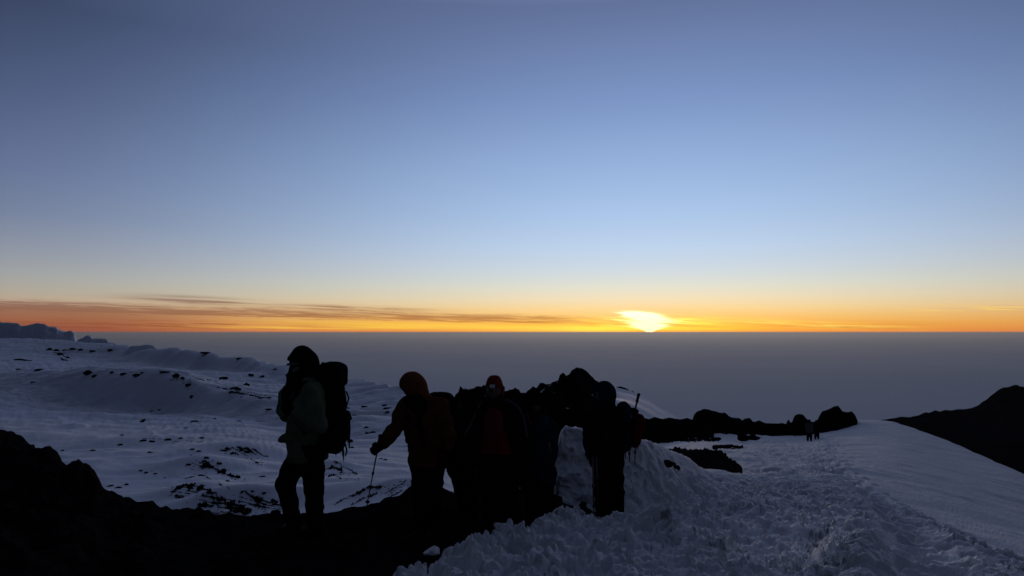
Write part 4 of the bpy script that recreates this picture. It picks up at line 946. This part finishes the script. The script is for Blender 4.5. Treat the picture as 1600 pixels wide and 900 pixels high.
def pole(a, b_, label, group=None, grip=.13, strap=True, basket=True, r=.0075):
    """trekking pole from grip end a to tip b"""
    a, b_ = np.array(a, float), np.array(b_, float); L = np.linalg.norm(b_ - a)
    t = thing('trekking_pole', label, 'trekking pole', a, group)
    t.rotation_mode = 'QUATERNION'; t.rotation_quaternion = Vector(b_ - a).to_track_quat('-Z', 'Y')
    def lathe(name, prof, m_, seg=14):
        co = [(r_ * math.cos(2 * math.pi * i / seg), r_ * math.sin(2 * math.pi * i / seg), z) for z, r_ in prof for i in range(seg)]
        q = [(j * seg + i, j * seg + (i + 1) % seg, (j + 1) * seg + (i + 1) % seg, (j + 1) * seg + i) for j in range(len(prof) - 1) for i in range(seg)]
        return link(name, raw_mesh(name, co, q), m_, t)
    lathe('grip', [(.012, .0), (.012, .016), (0, .021), (-.02, .018), (-.035, .015), (-.05, .018), (-.065, .0155), (-.08, .018), (-.10, .016), (-grip, .0135), (-grip - .004, .0)], M_BLACK)
    lathe('shaft', [(-grip, r), (-L * .5, r), (-L * .5 - .001, r * 1.7), (-L * .5 - .035, r * 1.7), (-L * .5 - .036, r * .85), (-L + .06, r * .75), (-L + .05, r * .7)], M_METAL)
    lathe('tip', [(-L + .055, .008), (-L + .02, .006), (-L, .002), (-L - .001, 0)], M_METAL)
    if basket: lathe('basket', [(-L + .075, .007), (-L + .068, .024), (-L + .062, .025), (-L + .058, .007)], M_BLACK)
    if strap:
        link('wrist_strap', sdf_mesh('wrist_strap', chain([(0, .01, -.01), (.03, .02, -.05), (.055, .02, -.11), (.045, .02, -.17), (.03, .02, -.12), (.012, .012, -.03)], [.006] * 6), .005, .005), M_BLACK, t)
    return t
w_ = lambda px, py, d: at(px, py, d)

# ================================================================== hiker 1: green jacket, big black pack, facing left
D = 6.7
J = dict(yaw=86, hyaw=84, hpitch=-6, head=w_(473, 569, D), neck=w_(480, 598, D), chest=w_(481, 630, D), waist=w_(480, 668, D), pelvis=w_(481, 702, D),
         sh=[w_(490, 611, D - .19), w_(472, 612, D + .18)], el=[w_(497, 664, D - .25), w_(444, 640, D + .13)], wr=[w_(459, 645, D - .20), w_(452, 607, D + .02)],
         palm=[(0, 1, .2), (.3, -.4, 1)], curl=[.5, .55], hip=[w_(488, 712, D - .09), w_(467, 712, D + .09)],
         kn=[w_(491, 762, D - .09), w_(446, 756, D + .06)], an=[w_(492, 818, D - .08), w_(459, 816, D + .05)], toe=[w_(474, 829, D - .10), w_(440, 829, D + .04)],
         extra_jacket=[cap(w_(458, 676, D - .02), w_(437, 688, D - .04), .045, .018, (1, .8, 1), .03), cap(w_(452, 688, D - .02), w_(436, 690, D - .04), .02, .008, (1, 1, 1), .02),
                       cap(w_(449, 640, D + .08), w_(446, 650, D + .02), .085, .07, (1, 1, 1), .05)])
hk, Rh, hc, B = person(J, 'person in a green jacket and dark head wrap, tall black pack, facing left', M_GREEN, M_TROU, M_BLACK, seed=3, coat=.05, torso=(.21, .165), thigh=(.105, .092, .078), arm=(.085, .078, .060), hoodr=(.118, .150, .140))
gh = lambda x, y, z: hc + Rh @ np.array([x, y, z])
part('scarf', sdf_mesh('scarf', [ell(gh(0, .045, -.055), (.080, .085, .07), Rh), cap(gh(0, .065, .0), gh(0, .055, -.09), .062, .075, k=.04), cap(gh(0, .05, -.09), w_(456, 616, D - .02), .085, .095, k=.04), cap(w_(454, 618, D - .02), w_(459, 645, D - .06), .08, .07, k=.04)], .011, .04, fold=.012, fsc=16, seed=8), M_BLACK, hk)
part('headband', sdf_mesh('headband', [ell(gh(0, .012, .012), (.128, .150, .024), Rh)], .009, .02, sub=[ell(gh(0, 0, .012), (.108, .130, .2), Rh)]), M_GREY, hk)
part('hat', sdf_mesh('hat', [ell(gh(0, -.005, .045), (.122, .150, .105), Rh), ell(gh(0, -.005, .13), (.072, .080, .055), Rh, .05)], .011, .05, fold=.008, fsc=18, seed=12, cuts=[(gh(0, 0, .045), -(Rh @ np.array([0, 0, 1.])))]), M_BLACK, hk)
p1 = w_(501, 706, D)
for sgn in (-1, 1):
    sd = B @ np.array([sgn * .13, 0, 0]); f_ = B @ np.array([0, 1, 0])
    part('shoulder_strap', sdf_mesh('shoulder_strap', chain([w_(492, 604, D) + sd, w_(476, 610, D) + sd * 1.1, w_(463, 632, D) + sd * 1.15, w_(466, 655, D) + sd * 1.35, w_(490, 672, D) + sd * 1.6], [.032, .032, .028, .022, .020]), .010, .02), M_BLACK, hk)
part('scarf_edge', sdf_mesh('scarf_edge', chain([gh(-.085, .06, -.055), gh(-.10, .01, -.035), gh(-.10, -.05, .0)], [.020, .022, .018]), .009, .01), M_GREY, hk)
bp = backpack(p1, -90 + 180, 'tall black backpack with a domed lid on the green-jacketed hiker', M_BLACK, M_BLACK, w=.165, dp=.105, h=.345, lidw=1.05)
for pts in ([(541, 645, -.02), (547, 648, -.03), (549, 654, -.02), (544, 658, -.02)], [(540, 672, .03), (545, 684, .03), (546, 700, .03)], [(541, 612, .02), (545, 622, .02), (542, 632, .02)], [(505, 566, -.06), (500, 572, -.08), (498, 585, -.1)], [(538, 690, -.06), (542, 703, -.06), (540, 712, -.07)]):
    me = sdf_mesh('loose_strap', chain([w_(x, y, D + d_) for x, y, d_ in pts], [.009] * len(pts)), .006, .005)
    bpy.context.view_layer.update(); me.transform(bp.matrix_world.inverted()); link('loose_strap', me, M_BLACK, bp)
pole(w_(532, 640, D - .05), w_(537, 721, D - .05), 'folded pole hanging at the bottom of the tall black pack, the longer one', strap=False, basket=False, r=.014)
pole(w_(524, 655, D + .07), w_(525, 713, D + .07), 'folded pole hanging at the bottom of the tall black pack, the shorter one', strap=False, basket=False, r=.010)

# ================================================================== hiker 2: orange hood, leaning on a pole
D = 7.45
J = dict(yaw=135, hyaw=118, hpitch=-34, head=w_(643, 603, D - .03), neck=w_(657, 625, D), chest=w_(664, 652, D), waist=w_(667, 688, D), pelvis=w_(667, 722, D),
         sh=[w_(689, 636, D - .10), w_(634, 634, D + .06)], el=[w_(703, 681, D - .16), w_(618, 672, D - .02)], wr=[w_(697, 716, D - .22), w_(597, 696, D - .12)],
         palm=[(-1, 0, 0), (0, 1, -.2)], curl=[.45, .95], wrap=[None, (-.75, -.35, -.45)], hip=[w_(679, 732, D - .05), w_(657, 732, D + .05)],
         kn=[w_(677, 780, D - .14), w_(658, 780, D - .03)], an=[w_(678, 828, D - .03), w_(657, 827, D + .03)], toe=[w_(668, 842, D - .12), w_(646, 842, D - .06)])
hk, Rh, hc, B = person(J, 'person in a rust-orange hooded coat leaning on a walking pole', M_BROWN, M_TROU, M_ORANGE, seed=14, coat=-.01, torso=(.205, .155), arm=(.078, .066, .054), hoodr=(.120, .142, .138), thigh=(.095, .082, .074))
for sgn, nm in ((-1, 'left'), (1, 'right')):
    sd = B @ np.array([sgn * .11, 0, 0]); f_ = B @ np.array([0, 1, 0])
    part('chest_strap', sdf_mesh('chest_strap', chain([w_(662, 630, D) + sd + f_ * .06 + [0, 0, .02], w_(664, 652, D) + sd + f_ * .165, w_(666, 690, D) + sd * 1.3 + f_ * .15], [.03, .03, .022], (1, 1, 1)), .010, .02), M_BLACK, hk)
part('neck_gaiter', sdf_mesh('neck_gaiter', [cap(w_(650, 622, D - .04), w_(660, 640, D - .05), .10, .12), cap(w_(640, 628, D - .02), w_(684, 632, D - .06), .07, .07)], .012, .04, fold=.012, fsc=14, seed=3), M_BLACK, hk)
bp = backpack(w_(677, 716, D + .15), 135 + 0, 'black backpack whose top shows above the orange hiker\'s shoulder', M_BLACK, M_BLACK, w=.16, dp=.10, h=.27, lid=True, lidw=1.0)
pole(w_(594, 681, D - .16), w_(573, 791, D + .25), 'walking pole held out by the orange-hooded hiker, its tip on the ground')

# ================================================================== hiker 3: dark figure, mostly hidden between orange coat and red cap
D = 8.15
J = dict(yaw=170, hyaw=165, hpitch=-8, head=w_(722, 631, D), neck=w_(722, 646, D), chest=w_(723, 670, D), waist=w_(723, 702, D), pelvis=w_(724, 730, D),
         sh=[w_(746, 656, D), w_(700, 656, D)], el=[w_(754, 692, D - .05), w_(700, 690, D - .05)], wr=[w_(748, 722, D - .12), w_(714, 712, D - .18)],
         palm=[(-1, 0, 0), (1, 0, 0)], curl=[.45, .45], hip=[w_(735, 738, D), w_(718, 738, D)], kn=[w_(737, 778, D - .06), w_(725, 778, D - .06)],
         an=[w_(738, 818, D), w_(727, 818, D)], toe=[w_(738, 830, D - .15), w_(725, 830, D - .15)])
person(J, 'person in black half hidden between the rust-orange coat and the red cap', M_BLACK, M_TROU, M_BLACK, seed=21, coat=-.03, torso=(.185, .14), vox=.016)

# ================================================================== hiker 4: red cap and headlamp, facing the camera
D = 7.1
J = dict(yaw=183, hyaw=172, hpitch=-4, head=w_(772, 609, D), neck=w_(775, 634, D + .02), chest=w_(778, 660, D), waist=w_(780, 697, D), pelvis=w_(781, 732, D),
         sh=[w_(808, 645, D + .02), w_(749, 645, D + .02)], el=[w_(821, 692, D + .02), w_(732, 688, D)], wr=[w_(818, 733, D - .08), w_(738, 728, D - .12)],
         palm=[(-1, 0, 0), (1, 0, 0)], curl=[.4, .5], hip=[w_(793, 742, D), w_(769, 742, D)], kn=[w_(795, 795, D - .08), w_(767, 795, D - .02)],
         an=[w_(796, 845, D), w_(764, 843, D + .06)], toe=[w_(798, 858, D - .16), w_(760, 858, D - .12)])
hk, Rh, hc, B = person(J, 'person in a red knit cap with headlamp, dark coat open over red', M_BLACK, M_TROU, M_REDCAP, seed=25, hood=False, coat=.03, torso=(.215, .155), arm=(.084, .074, .058), thigh=(.105, .095, .088))
gh = lambda x, y, z: hc + Rh @ np.array([x, y, z])
part('headlamp', sdf_mesh('headlamp', [box(gh(.0, .112, .052), (.028, .016, .018), .010, Rh)], .005, .004), M_LENS, hk)
part('headlamp_strap', sdf_mesh('headlamp_strap', [ell(gh(0, -.012, .05), (.097, .115, .013), Rh)], .007, .005, sub=[ell(gh(0, -.012, .05), (.088, .105, .2), Rh)]), M_BLACK, hk)
part('ear_flap', sdf_mesh('ear_flap', [cap(gh(-.088, -.01, .02), gh(-.085, -.01, -.075), .026, .016, (1, 1, 1))], .008, .01), M_REDCAP, hk)
fw = B @ np.array([0, 1, 0]); rt = B @ np.array([1, 0, 0])
part('vest', sdf_mesh('vest', [cap(w_(770, 652, D) + fw * .085, w_(766, 715, D) + fw * .085, .10, .13, (1, 1, 1), .05), cap(w_(772, 652, D) + fw * .085, w_(784, 715, D) + fw * .085, .10, .13, (1, 1, 1), .05)], .012, .04, fold=.010, fsc=9, seed=4, cuts=[(w_(776, 706, D), (0, 0, -1))]), M_RED, hk)
for pts in ([(752, 627), (747, 636), (741, 650), (734, 665), (726, 678)], [(790, 624), (802, 629), (811, 638), (817, 650), (820, 663), (822, 680)]):
    part('piping', sdf_mesh('piping', chain([w_(x, y, D) + fw * (.045 + .05 * min(1, i / 2)) for i, (x, y) in enumerate(pts)], [.010] * len(pts)), .006, .01), M_PIPE, hk)
hp = backpack(w_(782, 735, D + .17), 183, 'dark backpack behind the shoulders of the hiker in the red cap', M_BLACK, M_BLACK, w=.15, dp=.10, h=.28, lid=False)

# ================================================================== hiker 5: dark navy with a faint blue shoulder, right behind hiker 4
D = 8.0
J = dict(yaw=176, hyaw=178, hpitch=-8, head=w_(839, 637, D), neck=w_(840, 652, D), chest=w_(841, 676, D), waist=w_(842, 708, D), pelvis=w_(843, 738, D),
         sh=[w_(858, 664, D - .02), w_(820, 664, D)], el=[w_(860, 700, D - .02), w_(817, 700, D - .06)], wr=[w_(856, 735, D - .08), w_(822, 732, D - .12)],
         palm=[(-1, 0, 0), (1, 0, 0)], curl=[.45, .45], hip=[w_(851, 745, D), w_(835, 745, D)], kn=[w_(853, 788, D - .06), w_(834, 788, D - .06)],
         an=[w_(853, 828, D), w_(834, 828, D)], toe=[w_(853, 838, D - .15), w_(833, 838, D - .15)])
hk, Rh, hc, B = person(J, 'person in dark navy with a faint blue shoulder, left of the snow block', M_NAVY, M_TROU, M_BLACK, seed=31, coat=.10, torso=(.185, .14), vox=.016)
fw = B @ np.array([0, 1, 0])
part('shoulder_panel', sdf_mesh('shoulder_panel', [cap(w_(849, 652, D - .04) + fw * .07, w_(855, 668, D - .05) + fw * .05, .045, .04)], .010, .01), M_BLUE, hk)
for pts in ([(821, 640), (828, 655), (829, 680)],):
    part('red_strap', sdf_mesh('red_strap', chain([w_(x, y, D) + fw * (.07 + .06 * min(1, i)) for i, (x, y) in enumerate(pts)], [.02] * 3), .008, .01), M_RED, hk)

# ================================================================== hiker 6: dark, right, with red pack and poles
D = 8.45
J = dict(yaw=118, hyaw=112, hpitch=-14, head=w_(943, 615, D), neck=w_(947, 636, D), chest=w_(948, 660, D), waist=w_(948, 690, D), pelvis=w_(948, 718, D),
         sh=[w_(958, 646, D - .18), w_(934, 646, D + .12)], el=[w_(940, 688, D - .30), w_(921, 680, D + .06)], wr=[w_(930, 702, D - .34), w_(922, 704, D - .10)],
         palm=[(-1, .2, 0), (1, -.2, 0)], curl=[.9, .9], wrap=[(-.5, -.5, -.5), (-.3, -.6, -.5)], hip=[w_(957, 728, D - .05), w_(942, 728, D + .05)],
         kn=[w_(961, 770, D - .09), w_(942, 770, D - .02)], an=[w_(963, 808, D - .02), w_(943, 808, D + .03)], toe=[w_(957, 817, D - .13), w_(935, 817, D - .06)])
hk, Rh, hc, B = person(J, 'rightmost hiker of the group, dark hooded jacket, poles in hand, red bag behind', M_BLACK, M_TROU, M_NAVY, seed=37, coat=.03, torso=(.225, .18), arm=(.092, .080, .062), hoodr=(.122, .140, .140), thigh=(.12, .108, .100))
backpack(w_(966, 704, D + .0), 90, 'dark backpack on the rightmost hiker of the group', M_BLACK, M_NAVY, w=.17, dp=.065, h=.205, lidw=.95)
t = thing('backpack', 'red bag strapped on the outside of the rightmost hiker\'s dark pack', 'backpack', w_(996, 672, D - .05)); t['_o'] = list(w_(996, 672, D - .05))
part('pack_body', sdf_mesh('pack_body', [cap(w_(997, 656, D - .05), w_(993, 690, D - .05), .082, .072), ell(w_(1000, 664, D - .05), (.055, .08, .09))], .010, .04, fold=.012, fsc=12, seed=5), M_REDP, t)
part('pack_lid', sdf_mesh('pack_lid', [ell(w_(986, 643, D - .05), (.10, .09, .05))], .010, .03, fold=.008, fsc=14), M_BLACK, t)
part('closure_strap', sdf_mesh('closure_strap', chain([w_(984, 660, D - .15), w_(997, 664, D - .155), w_(1007, 662, D - .08)], [.009] * 3), .007, .01), M_BLACK, t)
pole(w_(998, 616, D - .02), w_(984, 676, D - .02), 'pole standing upright out of the rightmost hiker\'s pack', strap=False, r=.012, grip=.09, basket=False)
for (x0, y0, x1, y1, dd, lab) in [(977, 690, 977, 717, -.02, 'shortest of three pole ends hanging under the rightmost hiker\'s pack'), (983, 690, 984, 723, -.08, 'middle of three pole ends hanging under the rightmost hiker\'s pack'),
                                  (993, 680, 992, 727, -.05, 'pole end hanging under the red bag of the rightmost hiker')]:
    pole(w_(x0, y0, D + dd), w_(x1, y1, D + dd), lab, strap=False, basket=False, r=.009, grip=.08)
pole(w_(926, 694, D - .42), w_(928, 820, D - .55), 'walking pole in the rightmost hiker\'s hand, planted at the edge of the snow bank', r=.011)
pole(w_(931, 696, D - .45), w_(935, 790, D - .30), 'second walking pole close beside the planted one in the rightmost hiker\'s hand', r=.010)

# ================================================================== two distant walkers
def far_person(px, top, foot, d, jm, label, seed, sh=1.0, lean=0):
    H = (foot - top); g = lambda x, f_, dd=0: w_(px + x * H / 34 + lean * (1 - f_), top + f_ * H, d + dd)
    J = dict(yaw=185, hyaw=180, head=g(0, .075), neck=g(0, .15), chest=g(0, .25), waist=g(0, .38), pelvis=g(0, .49), sh=[g(4, .2), g(-4, .2)], el=[g(5.5, .36, -.05), g(-5.5, .36, -.05)],
             wr=[g(5, .48, -.15), g(-5, .48, -.15)], palm=[(-1, 0, 0), (1, 0, 0)], curl=[.4, .4], hip=[g(2, .53), g(-2, .53)], kn=[g(2.6, .74, -.1), g(-2.2, .74, 0)], an=[g(2.8, .95, .1), g(-2.6, .95, 0)],
             toe=[g(2.8, .99, -.1), g(-2.6, .99, -.2)])
    return person(J, label, jm, M_TROU, M_BLACK, group='distant walkers on the snow path', hi=False, vox=.03, torso=(.22, .16), coat=.12, seed=seed)
zz = SNOW.hit(1266, 689)
far_person(1264.5, 656, 689, zz.y, M_TAN, 'tiny distant person in a pale jacket on the snow path by the skyline rocks', 41)
zz = SNOW.hit(1276, 686)
far_person(1276, 657, 686, zz.y, M_BLACK, 'tiny person in dark clothes on the snow path beside the one in the pale jacket', 42)
for o in bpy.data.objects:
    if '_o' in o: del o['_o']
